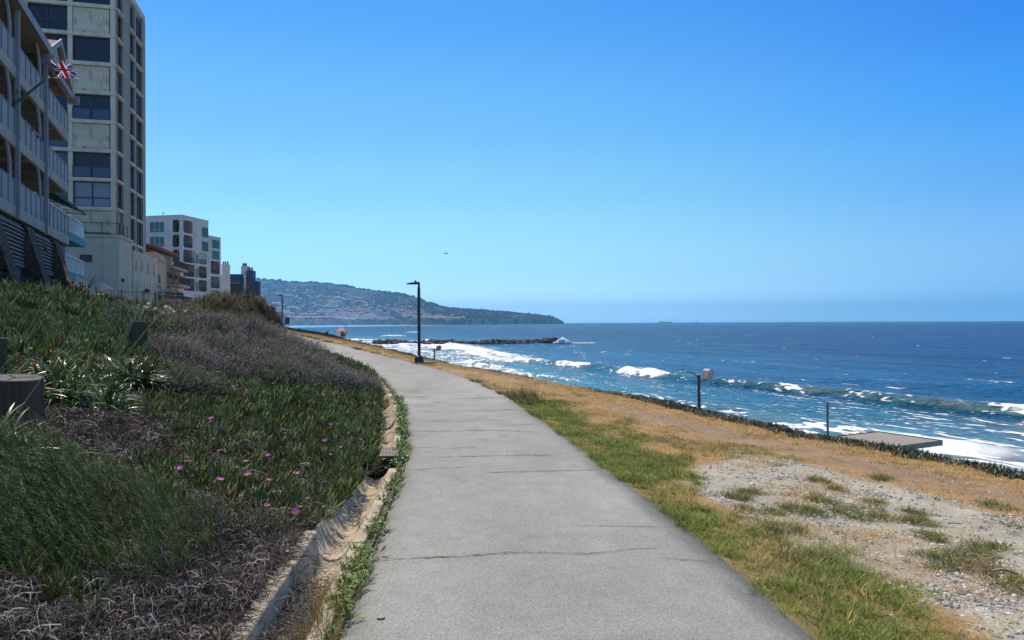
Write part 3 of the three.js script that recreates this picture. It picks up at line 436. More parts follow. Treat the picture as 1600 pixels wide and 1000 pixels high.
/* ---------- far things on the water and in the air ---------- */
{
  const grey = M([0.30, 0.38, 0.48], 0.8), ship = thing('cargo_ship', 'faint long cargo ship on the sea horizon', 'ship', [spot(1040, 502, 9800)[0], SEA, -9800], 0.06);  // distance haze is put into the ship's pale blue-grey colour
  part('hull', prism([[-86, 0], [80, 0], [92, 13], [-90, 11]], -13, 13), grey, ship); part('superstructure', [box(-80, -58, 11, 27, -11, 11), box(-76, -70, 27, 33, -3, 3)], grey, ship); part('cargo', [box(-50, 10, 11, 15, -11, 11), box(18, 60, 11, 16, -11, 11)], grey, ship);
  const [sx] = spot(1088, 502, 5200), boat = thing('sailboat', 'small dark sailboat with a tall narrow sail on the horizon', 'sailboat', [sx, SEA, -5200], 0.4);
  part('hull', prism([[-6.5, 0.2], [6, 0.2], [8, 2.4], [-7, 2.1]], -1.9, 1.9), M([0.06, 0.07, 0.08], 0.6), boat); part('mast', cyl(0.25, 0.15, 23, 6).translate(0, 2, 0), M([0.2, 0.2, 0.2], 0.6), boat); part('sail', prism([[-6, 3.6], [-0.3, 3.6], [-0.3, 23.5], [-1.6, 17]], -0.12, 0.12), M([0.10, 0.11, 0.13], 0.9), boat); part('jib', prism([[0.4, 3.4], [6.5, 3], [0.4, 19]], -0.1, 0.1), M([0.13, 0.14, 0.16], 0.9), boat);
  const [bx, by, bz] = spot(697, 396, 62), gull = thing('flying_bird', 'dark bird gliding alone high in the blue sky', 'bird', [bx, by, bz], 0.5), dark = M([0.035, 0.032, 0.03], 0.9);
  { const b = new THREE.SphereGeometry(1, 14, 10).scale(0.20, 0.055, 0.055); b.translate(0, 0, 0); part('body', [b, new THREE.SphereGeometry(0.045, 10, 8).translate(0.21, 0.015, 0), new THREE.ConeGeometry(0.02, 0.07, 6).rotateZ(-Math.PI / 2).translate(0.275, 0.01, 0)], dark, gull);
    for (const s of [-1, 1]) part('wing', prismWing(s), dark, gull); part('tail', prism([[-0.18, 0], [-0.33, 0.03], [-0.33, -0.03]], -0.05, 0.05), dark, gull); gull.scale.setScalar(0.66); }
  function prismWing(s) { const p = [], ix = []; for (let i = 0; i <= 8; i++) { const k = i / 8, y = 0.10 * Math.sin(k * 2.2) - 0.05 * k * k, c = 0.07 * (1 - k * k * 0.85), x = 0.03 - 0.08 * k * k; p.push(x + c, y, s * 0.5 * k, x - c, y, s * 0.5 * k, x, y + 0.012 * (1 - k), s * 0.5 * k); if (i) { const a = 3 * i - 3; for (const [m, n] of [[0, 2], [2, 1], [1, 0]]) ix.push(a + m, a + 3 + m, a + n, a + n, a + 3 + m, a + 3 + n); } } const g = new THREE.BufferGeometry(); g.setAttribute('position', new THREE.Float32BufferAttribute(p, 3)); g.setAttribute('uv', new THREE.Float32BufferAttribute(new Float32Array(p.length / 3 * 2), 2)); g.setIndex(ix); g.computeVertexNormals(); return g; }
}
/* ---------- buildings along the top of the bank ---------- */
const glass = { dark: MP([0.012, 0.016, 0.026], 0.06, { specularIntensity: 0.8 }), blue: MP([0.03, 0.06, 0.10], 0.06, { specularIntensity: 1 }), slate: MP([0.022, 0.028, 0.04], 0.1, { specularIntensity: 0.9 }), pale: MP([0.17, 0.20, 0.235], 0.25), green: MP([0.035, 0.11, 0.085], 0.15), door: MP([0.016, 0.018, 0.017], 0.2) };
const B = {
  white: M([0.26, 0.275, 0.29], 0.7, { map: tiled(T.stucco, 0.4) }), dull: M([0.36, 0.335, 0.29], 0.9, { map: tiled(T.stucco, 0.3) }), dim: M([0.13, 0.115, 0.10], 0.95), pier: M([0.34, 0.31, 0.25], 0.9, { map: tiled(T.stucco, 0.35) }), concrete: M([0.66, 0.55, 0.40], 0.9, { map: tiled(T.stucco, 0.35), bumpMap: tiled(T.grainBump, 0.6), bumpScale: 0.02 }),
  panel: M([0.70, 0.60, 0.44], 0.95, { map: tiled(T.concrete, 0.35), bumpMap: tiled(T.grainBump, 0.8), bumpScale: 0.03 }), bronze: M([0.03, 0.027, 0.024], 0.5), frame: M([0.07, 0.065, 0.06], 0.6), stone: M([0.12, 0.085, 0.065], 0.95, { map: tiled(T.stone, 0.55), bumpMap: tiled(T.stone, 0.55), bumpScale: 0.04 }),
  shingle: M([0.30, 0.235, 0.185], 0.95, { map: tiled(T.shingle, 0.35) }), rail: M([0.035, 0.034, 0.033], 0.6), green: M([0.05, 0.20, 0.14], 0.7),
};
const local = (name, geos, m, o) => { const q = part(name, geos, m, o); q.position.y -= o.position.y; return q; };   // heights of a building's own parts are given above the path
function win(o, [x, y, z], turn, w, h, { cols = 2, rows = [1], bar = 0.06, depth = 0.08, frame = B.frame, pane = glass.dark, label } = {}) {   // (x, y, z) is the middle of its foot
  const g = [box(-w / 2, w / 2, 0, bar, 0, depth), box(-w / 2, w / 2, h - bar, h, 0, depth), box(-w / 2, -w / 2 + bar, bar, h - bar, 0, depth), box(w / 2 - bar, w / 2, bar, h - bar, 0, depth)], cw = (w - 2 * bar) / cols, total = rows.reduce((a, b) => a + b, 0), panes = [];
  for (let i = 1; i < cols; i++) g.push(box(-w / 2 + bar + i * cw - bar / 2, -w / 2 + bar + i * cw + bar / 2, bar, h - bar, 0, depth * 0.9));
  let y0 = bar; rows.forEach((r, j) => { const rh = r / total * (h - 2 * bar); if (j) g.push(box(-w / 2 + bar, w / 2 - bar, y0 - bar / 2, y0 + bar / 2, 0, depth * 0.8)); for (let i = 0; i < cols; i++) panes.push(box(-w / 2 + bar + i * cw, -w / 2 + bar + (i + 1) * cw, y0, y0 + rh, 0.004, 0.02)); y0 += rh; });
  const m = local('window', g, frame, o); m.position.x = x; m.position.z = z; m.position.y += y; m.rotation.y = turn; if (label) m.userData.label = label;
  for (const p of panes) part('pane', p, pane, m);
  return m;
}
const SIDE = Math.PI / 2;
function railing(o, x0, x1, y0, y1, z0, z1, { step = 0.13, m = B.rail, name = 'railing', r = 0.012 } = {}) {   // uprights between two rails, along x or along z
  const alongX = Math.abs(x1 - x0) > Math.abs(z1 - z0), L = alongX ? x1 - x0 : z1 - z0, n = Math.max(2, Math.round(Math.abs(L) / step)), g = [];
  for (let i = 0; i <= n; i++) { const k = i / n, x = lerp(x0, x1, k), z = lerp(z0, z1, k); g.push(box(x - r, x + r, y0, y1, z - r, z + r)); }
  const a = Math.min(x0, x1) - r, b = Math.max(x0, x1) + r, c = Math.min(z0, z1) - r, d = Math.max(z0, z1) + r;
  g.push(box(a, b, y1, y1 + 0.05, c - 0.012, d + 0.012), box(a, b, y0 - 0.02, y0 + 0.03, c - 0.004, d + 0.004));
  return local(name, g, m, o);
}

{ // nearest: balconies over a stone and louvre base
  const o = thing('apartment_building', 'grey-white apartment block with three panelled balcony tiers above dark stone buttresses', 'building', [-23.5, 2.6, -39], 0.3805);
  const floors = [5.95, 8.68, 11.4], far = 0, nearZ = 24;
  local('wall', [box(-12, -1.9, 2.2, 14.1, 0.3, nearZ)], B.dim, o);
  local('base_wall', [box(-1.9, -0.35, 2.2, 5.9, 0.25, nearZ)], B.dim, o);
  for (const y of floors) {
    const b = local('balcony', [box(-1.9, -0.02, y - 0.02, y + 0.2, far, nearZ), box(-0.12, 0.03, y - 0.12, y + 0.32, far, nearZ)], B.dull, o);
    for (let z = far; z < nearZ - 0.2; z += 0.92) { part('rail_panel', box(-0.075, -0.025, y + 0.36, y + 1.34, z + 0.05, z + 0.87), B.white, b); part('rail_post', [box(-0.10, 0.015, y + 0.325, y + 1.40, z - 0.04, z + 0.04), box(-0.10, -0.006, y + 1.345, y + 1.385, z + 0.045, z + 0.875)], B.white, b); }
    for (let i = 0; i < 4; i++) part('rail_panel', box(-1.85 + i * 0.46, -1.42 + i * 0.46, y + 0.36, y + 1.34, far - 0.03, far + 0.02), B.white, b);
    part('joist', Array.from({ length: 9 }, (_, i) => box(-1.88, -0.14, y - 0.16, y - 0.022, 0.4 + i * 2.6, 0.52 + i * 2.6)), B.dull, b);
    for (let i = 0; i < 6; i++) win(o, [-1.88, y + 0.21, 2.2 + i * 3.7], SIDE, 2.2, 2.1, { cols: 2, pane: glass.door, frame: B.dull });
  }
  for (const z of [5.75, 10.9, 16.0, 21.1]) {
    local('post', [box(-0.02, 0.14, 5.75, 14.1, z - 0.08, z + 0.08), ...floors.map((y) => box(-0.03, 0.16, y + 0.32, y + 0.44, z - 0.1, z + 0.1))], B.white, o);
    for (const y of [...floors.slice(1), 14.1]) local('bracket', tube([[-0.05, y - 1.35, z + 0.75], [-0.05, y - 0.9, z + 0.8], [-0.06, y - 0.45, z + 0.95], [-0.06, y - 0.05, z + 1.35]], 0.085, 12, 6), B.white, o);
  }
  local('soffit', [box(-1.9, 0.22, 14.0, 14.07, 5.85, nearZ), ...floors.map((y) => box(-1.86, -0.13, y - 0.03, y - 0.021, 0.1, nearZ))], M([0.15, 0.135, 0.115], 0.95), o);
  const roof = local('roof', prism([[-12.4, 14.1], [0.25, 14.1], [0.25, 14.34], [-6, 16.6], [-12.4, 14.34]], 5.8, nearZ), B.shingle, o);
  part('fascia', box(0.251, 0.30, 14.02, 14.40, 5.8, nearZ), B.white, roof);
  { // gable over the end bay, facing the sea
    const g = local('gable_roof', [prismX([[-1.1, 14.0], [-0.95, 13.98], [2.35, 15.62], [5.8, 13.98], [5.95, 14.0], [2.35, 15.86]], -8, 0.05)], B.shingle, o);
    part('bargeboard', [prismX([[-1.2, 13.86], [-1.2, 14.12], [2.35, 15.96], [2.35, 15.66]], 0.051, 0.13), prismX([[5.95, 13.86], [5.95, 14.12], [2.35, 15.96], [2.35, 15.66]], 0.052, 0.129)], B.white, g);
    part('gable_wall', prismX([[-0.5, 14.05], [5.3, 14.05], [2.35, 15.45]], -0.3, -0.1), B.dull, g); part('corbel', [box(-0.1, 0.4, 13.55, 13.98, 5.62, 5.88), box(-0.1, 0.4, 13.55, 13.98, -0.9, -0.64)], B.white, g);
    local('beam', [box(-0.05, 0.18, 13.72, 14.0, -0.6, 5.75)], B.white, o);
  }
  for (const z of [3.1, 8.7, 14.2, 19.7]) local('buttress', (() => { const g = prism([[-0.6, 2.2], [1.0, 2.2], [0.02, 5.72], [-0.6, 5.72]], z - 0.62, z + 0.62); return g; })(), B.stone, o);
  for (const [z0, z1] of [[0.3, 2.2], [4.0, 7.8], [9.6, 13.3], [15.1, 18.8]]) {
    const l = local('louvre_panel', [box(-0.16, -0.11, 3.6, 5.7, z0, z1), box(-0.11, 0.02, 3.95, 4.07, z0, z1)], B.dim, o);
    for (let y = 4.15; y < 5.62; y += 0.155) { const s = box(-0.05, 0.05, -0.012, 0.012, z0, z1); s.rotateZ(-0.75).translate(-0.03, y, 0); part('slat', s, B.white, l); }
  }
  local('lamp', [new THREE.ConeGeometry(0.13, 0.16, 12).translate(0.28, 5.0, 6.9), bar([-0.2, 5.1, 6.9], [0.28, 5.1, 6.9], 0.015)], B.rail, o);
  // a string of bulbs slung along the middle railing
  const st = thing('string_lights', 'dark string of small bulbs slung along the upper balcony railing', 'string lights', [-23.5, 2.6, -39], 0.3805), pts = [];
  for (let i = 0; i <= 16; i++) { const k = i / 16; pts.push([0.09, 9.9 - 0.5 * Math.sin(Math.PI * k) + 0.15 * k + 0.9 * (1 - k), lerp(11.2, 5.9, k)]); }
  local('wire', tube(pts, 0.012, 40, 5), B.rail, st); for (const i of [2, 5, 8, 11, 14]) local('bulb', new THREE.SphereGeometry(0.05, 10, 8).translate(pts[i][0], pts[i][1] - 0.07, pts[i][2]), B.rail, st);

  // flags on their poles
  const A = spot(75.5, 121, 33.4), E_ = spot(127.5, 123.6, 34.0), fl = thing('union_flag', 'Union Jack flag blowing from a thin pole at the balcony post', 'flag', A);
  const d = new THREE.Vector3(E_[0] - A[0], E_[1] - A[1], E_[2] - A[2]);
  part('pole', [bar([0, 0, 0], d.toArray(), 0.016, 8), new THREE.SphereGeometry(0.03, 10, 8).translate(...d.toArray())], M([0.45, 0.45, 0.45], 0.4), fl); part('bracket', new THREE.SphereGeometry(0.07, 10, 8).scale(1.2, 0.7, 0.9), M([0.5, 0.5, 0.5], 0.5), fl);
  const cv = document.createElement('canvas'); cv.width = 512; cv.height = 256; const q = cv.getContext('2d');
  q.fillStyle = '#16246b'; q.fillRect(0, 0, 512, 256);
  const stroke = (c, w, x0, y0, x1, y1) => { q.strokeStyle = c; q.lineWidth = w; q.beginPath(); q.moveTo(x0, y0); q.lineTo(x1, y1); q.stroke(); };
  stroke('#ffffff', 52, 0, 0, 512, 256); stroke('#ffffff', 52, 0, 256, 512, 0); stroke('#e4122a', 18, 0, 8, 256, 136); stroke('#e4122a', 18, 512, 248, 256, 120); stroke('#e4122a', 18, 0, 248, 256, 120); stroke('#e4122a', 18, 512, 8, 256, 136);
  stroke('#ffffff', 86, 256, 0, 256, 256); stroke('#ffffff', 86, 0, 128, 512, 128); stroke('#e4122a', 52, 256, 0, 256, 256); stroke('#e4122a', 52, 0, 128, 512, 128);
  const ft = new THREE.CanvasTexture(cv); ft.colorSpace = THREE.SRGBColorSpace;
  const corner = (px, py, dd) => new THREE.Vector3(...spot(px, py, dd)).sub(new THREE.Vector3(...A)), c00 = corner(91, 121.5, 33.6), c10 = corner(122, 123.4, 33.95), c11 = corner(109, 97, 34.1), c01 = corner(78, 94.5, 33.4), P = [], U = [], I = [], NX = 30, NY = 18;
  for (let side = 0; side < 2; side++) for (let j = 0; j <= NY; j++) for (let i = 0; i <= NX; i++) {
    const a = i / NX, b = j / NY, p = c00.clone().lerp(c10, a).lerp(c01.clone().lerp(c11, a), b), n = new THREE.Vector3(0.35, 0.1, 0.93);
    p.addScaledVector(n, 0.10 * b * Math.sin(a * 7 - b * 4.2) + 0.05 * b * Math.sin(a * 13 + b * 6) - (side ? 0.006 : 0)); p.y += 0.03 * Math.sin(a * 9 + 1) * b; P.push(p.x, p.y, p.z); U.push(b, 1 - a);
    if (i && j) { const k = side * (NX + 1) * (NY + 1) + j * (NX + 1) + i; I.push(k - 1, k, k - NX - 2, k, k - NX - 1, k - NX - 2); }
  }
  const fg = new THREE.BufferGeometry(); fg.setAttribute('position', new THREE.Float32BufferAttribute(P, 3)); fg.setAttribute('uv', new THREE.Float32BufferAttribute(U, 2)); fg.setIndex(I); fg.computeVertexNormals();
  part('cloth', fg, MP([1, 1, 1], 0.9, { map: ft, transmission: 0.6 }), fl);
  const G0 = spot(22, 160, 28.3), G1 = spot(76, 120, 29.0), f2 = thing('furled_flag', 'dark green furled flag wrapped on a slanting pole at the balcony', 'flag', G0), e = new THREE.Vector3(G1[0] - G0[0], G1[1] - G0[1], G1[2] - G0[2]);
  part('pole', bar([0, 0, 0], e.toArray(), 0.014, 8), M([0.2, 0.2, 0.19], 0.6), f2);
  part('cloth', tube([0, 0.12, 0.3, 0.5, 0.72, 0.9].map((k, i) => [e.x * k, e.y * k - [0.10, 0.07, 0.07, 0.04, 0.02, 0][i], e.z * k]), 0.05, 20, 8), M([0.02, 0.085, 0.05], 0.9), f2); part('finial', new THREE.SphereGeometry(0.035, 10, 8).translate(e.x, e.y, e.z), M([0.6, 0.6, 0.6], 0.4), f2);
}

{ // teal-trimmed balconies between the block and the tower
  const o = thing('teal_apartments', 'low apartments with teal balcony undersides, white railings and a dark teal awning', 'building', [-27.6, 2.6, -43.5], 0.36);
  const teal = M([0.035, 0.23, 0.25], 0.8), wall = M([0.26, 0.31, 0.30], 0.9, { map: tiled(T.stucco, 0.4) }), white = M([0.62, 0.65, 0.66], 0.7);
  local('wall', box(-12, -1.4, 2, 9.9, -9.5, 5), wall, o);
  for (const y of [5.05, 7.65]) {
    const b = local('balcony', [box(-1.4, 0.55, y - 0.55, y, -9, 5)], teal, o);
    for (let z = -9; z < 4.8; z += 1.05) { part('post', box(0.45, 0.53, y, y + 0.98, z - 0.04, z + 0.04), white, b); for (let i = 1; i < 5; i++) part('baluster', box(0.475, 0.505, y + 0.08, y + 0.88, z + i * 0.21 - 0.035, z + i * 0.21 + 0.035), white, b); }
    part('rail', [box(0.44, 0.54, y + 0.98, y + 1.05, -9.05, 5), box(0.46, 0.52, y + 0.04, y + 0.08, -9, 5)], white, b);
    for (const x of [-0.95, -0.45, 0.05]) part('post', box(x, x + 0.06, y, y + 0.98, -9.03, -8.97), white, b);
    for (let i = 0; i < 3; i++) win(o, [-1.39, y + 0.02, -6.5 + i * 3.6], SIDE, 2.2, 2.0, { pane: glass.blue, frame: white });
  }
  local('roof', prism([[-12.2, 9.9], [-1.2, 9.9], [-1.0, 10.15], [-12.2, 10.3]], -9.8, 5), B.dull, o);
  local('awning', prism([[-1.4, 10.3], [-1.4, 10.2], [1.0, 9.12], [1.05, 9.0], [1.09, 9.14]], -6.5, 3.2), M([0.012, 0.085, 0.078], 0.95), o);
  local('awning_frame', [bar([-1.3, 9.3, -6.3], [0.95, 9.08, -6.3], 0.03), bar([-1.3, 9.3, -1.5], [0.95, 9.08, -1.5], 0.03), bar([-1.3, 9.3, 3], [0.95, 9.08, 3], 0.03)], B.rail, o);
}
{ // two short picket fences
  const white = M([0.55, 0.55, 0.54], 0.8), fence = (x0, y0, d0, x1, y1, d1, n, label) => {
    const a = spot(x0, y0, d0), b = spot(x1, y1, d1), f = thing('picket_fence', label, 'fence', a);
    for (let i = 0; i < n; i++) { const k = i / (n - 1), x = (b[0] - a[0]) * k, y = (b[1] - a[1]) * k, z = (b[2] - a[2]) * k, p = prism([[-0.032, -0.8], [0.032, -0.8], [0.032, -0.04], [0, 0], [-0.032, -0.04]], -0.015, 0.015); p.rotateY(0.5).translate(x, y, z); part('picket', p, white, f); }
    for (const h of [0.2, 0.6]) part('rail', bar([0, -h, 0], [b[0] - a[0], b[1] - a[1] - h, b[2] - a[2]], 0.018, 4), white, f);
  };
  fence(119, 429, 42, 145, 444, 46, 11, 'white picket fence below the teal balconies'); fence(157, 438, 50, 181, 452, 52, 10, 'white picket fence at the foot of the tall tower');
}

{ // the tall tower
  const o = thing('apartment_tower', 'tall concrete apartment tower with a pale grid of beams, panels and dark windows', 'building', [-38.1, 3, -71], 0.245);
  const floor = (i) => 12.8 + 2.78 * i, top = floor(8) + 0.3;
  local('wall', [box(-24, -0.26, 2.5, top, -11.6, -0.28)], B.dull, o);
  local('parapet', [box(-24, 0.0, top, top + 0.75, -0.3, 0), box(-0.3, 0.0, top, top + 0.75, -11.6, -0.3), box(-24, -0.3, top, top + 0.75, -11.6, -11.3)], B.concrete, o);
  for (const x of [-0.32, -4.0, -7.8, -11.6, -15.4, -19.2]) local('column', box(x - 0.2, x + 0.2, 10.2, top - 0.02, -0.3, 0.05), B.concrete, o);
  for (let i = 0; i <= 8; i++) local('beam', [box(-24, -0.02, floor(i) - 0.2, floor(i) + 0.14, -0.29, 0.14)], B.concrete, o);
  for (let i = -1; i < 8; i++) for (let b = 0; b < 4; b++) {
    const x = -2.16 - b * 3.8, y = floor(i) + 0.14, w = b ? 3.4 : 3.28, h = 2.44;
    if (i < 0) { local('panel', box(x - w / 2, x + w / 2, 10.5, floor(0) - 0.21, -0.28, -0.04), B.panel, o); continue; }
    if (b === 0 && (i === 2 || i === 4 || i === 6)) { local('panel', box(x - w / 2 + 0.02, x + w / 2 - 0.12, y + 0.06, y + h - 0.04, -0.28, -0.06), B.panel, o); continue; }
    const pane = b === 0 ? (i === 0 ? glass.pale : glass.dark) : (i < 3 ? glass.blue : [glass.dark, glass.dark, glass.slate][(i * 3 + b) % 3]);  // sky reflection in the lower panes is put into bluer glass colour
    win(o, [x, y, -0.28], 0, w, h, { cols: 2, rows: [1, 1.8], bar: 0.09, depth: 0.12, frame: B.bronze, pane });
    if (b === 0 && (i === 1 || i === 3)) { const bal = local('balcony_guard', [box(x - w / 2, x + w / 2, y + 1.02, y + 1.1, 0.06, 0.12), box(x - w / 2, x - w / 2 + 0.07, y, y + 1.02, 0.06, 0.12), box(x - 0.035, x + 0.035, y, y + 1.02, 0.06, 0.12), box(x + w / 2 - 0.07, x + w / 2, y, y + 1.02, 0.06, 0.12)], B.bronze, o); for (const s of [-1, 1]) part('pane', box(x + s * w / 4 - w / 4 + 0.09, x + s * w / 4 + w / 4 - 0.09, y + 0.06, y + 1.0, 0.08, 0.095), glass.blue, bal); }
  }
  // seaward side: narrow window bays between solid piers
  for (const [z0, z1] of [[-0.35, 0.0], [-5.0, -2.35], [-7.5, -6.95], [-11.6, -10.3]]) local('pier', box(-0.27, 0.02, 9.2, top - 0.02, z0, z1 - (z1 === 0 ? 0.301 : 0)), B.pier, o);
  for (let i = -1; i < 8; i++) for (const [z0, z1, c] of [[-2.35, -0.36, 2], [-6.95, -5.0, 2], [-10.3, -7.5, 2]]) {
    const y = floor(i) + 0.14; if (i < 0 && z0 < -3) { win(o, [-0.255, y, (z0 + z1) / 2], SIDE, z1 - z0 - 0.12, 2.5, { cols: c, rows: [1, 1.7], bar: 0.09, frame: B.bronze, pane: glass.blue }); }
    else if (i >= 0) win(o, [-0.255, y, (z0 + z1) / 2], SIDE, z1 - z0 - 0.12, 2.5, { cols: c, rows: [1, 1.7], bar: 0.09, frame: B.bronze, pane: i < 3 && z0 < -3 ? glass.blue : i % 3 ? glass.blue : glass.dark });
    local('ledge', box(-0.26, 0.1, floor(i) - 0.12, floor(i) + 0.12, z0 + 0.005, z1 - 0.005), B.concrete, o);
  }
  // podium
  local('podium', [box(-24, 0.28, 2.5, 10.0, -4.6, 0.3), box(-22, 0.38, 2.5, 9.2, -15.4, -4.602), box(-24, 0.42, 10.0, 10.25, -4.62, 0.44)], M([0.56, 0.485, 0.37], 0.95, { map: tiled(T.stucco, 0.3), bumpMap: tiled(T.grainBump, 0.6), bumpScale: 0.02 }), o);
  local('band', [box(0.381, 0.42, 9.0, 9.25, -15.45, -4.61), box(0.381, 0.41, 6.35, 6.5, -15.4, -4.61)], B.concrete, o);
  for (const z of [-6.6, -9.3, -12.2, -14.9]) local('pilaster', box(0.382, 0.46, 2.6, 6.34, z - 0.16, z + 0.16), B.concrete, o);
  for (const z of [-5.6, -8.0, -10.8, -13.6]) for (const y of [4.2, 7.3]) win(o, [0.384, y, z], SIDE, 0.45, 1.15, { cols: 1, pane: glass.dark, frame: B.concrete });
  for (const [x, y, w] of [[-2.6, 7.6, 1.05], [-4.9, 4.9, 1.25]]) { const v = local('vent', [box(x - w / 2, x + w / 2, y, y + 0.7, 0.301, 0.34)], B.bronze, o); for (let k = 0; k < 5; k++) part('slat', box(x - w / 2 + 0.05, x + w / 2 - 0.05, y + 0.06 + k * 0.13, y + 0.12 + k * 0.13, 0.341, 0.36), B.frame, v); }
  railing(o, -4.2, 0.3, 10.3, 11.35, 0.35, 0.35, { step: 1.5, r: 0.03 }); railing(o, 0.33, 0.33, 10.3, 11.35, 0.2, -2.4, { step: 1.3, r: 0.03 });
  local('wall_lamp', box(0.281, 0.5, 5.8, 6.1, -0.7, -0.45), B.rail, o);
}

{ // tan stucco block with tiled roofs
  const o = thing('tan_apartments', 'tan stucco apartments with red tile roofs and dark balcony railings', 'building', [-46.6, 3.5, -96], 0.22), tan = M([0.58, 0.42, 0.27], 0.95, { map: tiled(T.stucco, 0.3) }), tan2 = M([0.48, 0.34, 0.23], 0.95, { map: tiled(T.stucco, 0.3) }), tile = M([0.34, 0.125, 0.075], 0.9, { map: tiled(T.shingle, 0.3) });
  local('wall', [box(-10, -0.4, 3, 10.2, -17, -1), box(-10, -1.6, 10.2, 12.2, -16.5, -2.0), box(-10, -0.2, 3, 8.9, 0.2, 3.4)], tan, o);
  const roof = local('roof', [prism([[-10.4, 13.6], [-0.6, 12.0], [-0.4, 12.22], [-10.4, 14.0]], -17.4, -1.4), prism([[-1.0, 9.0], [0.6, 8.55], [0.7, 8.72], [-1.0, 9.3]], -16.8, -8.2)], tile, o);
  part('eave', [prism([[-3, 12.06], [-0.7, 11.74], [-0.7, 11.98], [-3, 12.3]], -17.2, -1.6)], M([0.07, 0.045, 0.03], 0.9), roof);
  local('chimney', [box(-5.4, -4.2, 12.4, 14.4, -4.4, -3.4), box(-5.55, -4.05, 14.4, 14.55, -4.55, -3.25)], M([0.45, 0.27, 0.2], 0.9), o);
  local('terrace_wall', [box(-1.6, -0.2, 10.2, 11.2, -4.9, -1.0), prismX([[-4.9, 10.2], [-4.9, 11.2], [-6.2, 10.9], [-7.2, 10.2]], -0.32, -0.2), box(-10, 0.05, 8.9, 9.25, 0, 3.5)], tan2, o);
  for (const [z0, z1, y, x] of [[-6.6, -1.6, 5.0, 1.0], [-11.4, -7.0, 5.2, 1.2], [-16, -8.6, 7.4, 1.2], [-16.6, -12, 4.8, 1.1], [0.4, 3.3, 9.3, 0.1], [-17, -8.4, 9.9, 0.6]]) { const s = local('balcony', box(-0.4, x + 0.06, y - 0.35, y, z0, z1), tan2, o); railing(o, x, x, y + 0.02, y + 0.95, z0 + 0.05, z1 - 0.05, { step: 0.11 }); railing(o, -0.38, x - 0.03, y + 0.02, y + 0.95, z1 - 0.03, z1 - 0.03, { step: 0.12 }); }
  for (const [z, y, w, h] of [[-3, 10.3, 1.2, 1.4], [-9.5, 10.3, 2.2, 1.5], [-4, 7.2, 1.1, 1.2], [-4, 5.05, 1.8, 1.9], [-9, 5.25, 1.8, 1.9], [-10.5, 7.45, 1.8, 1.8], [-14, 7.45, 1.8, 1.8], [-14.2, 4.85, 1.8, 1.9], [-3.5, 3.1, 0.9, 1.3], [-6.5, 3.1, 0.9, 1.3], [-9.5, 3.1, 0.9, 1.3], [1.6, 6.2, 1.4, 1.3], [1.6, 3.6, 1.4, 1.5]]) win(o, [y > 10 ? -1.59 : z > 0 ? -0.19 : -0.39, y, z], SIDE, w, h, { pane: glass.door, frame: B.dull });
  win(o, [-3.4, 10.4, -1.99], 0, 1.1, 1.3, { cols: 1, pane: glass.door, frame: B.dull });
}

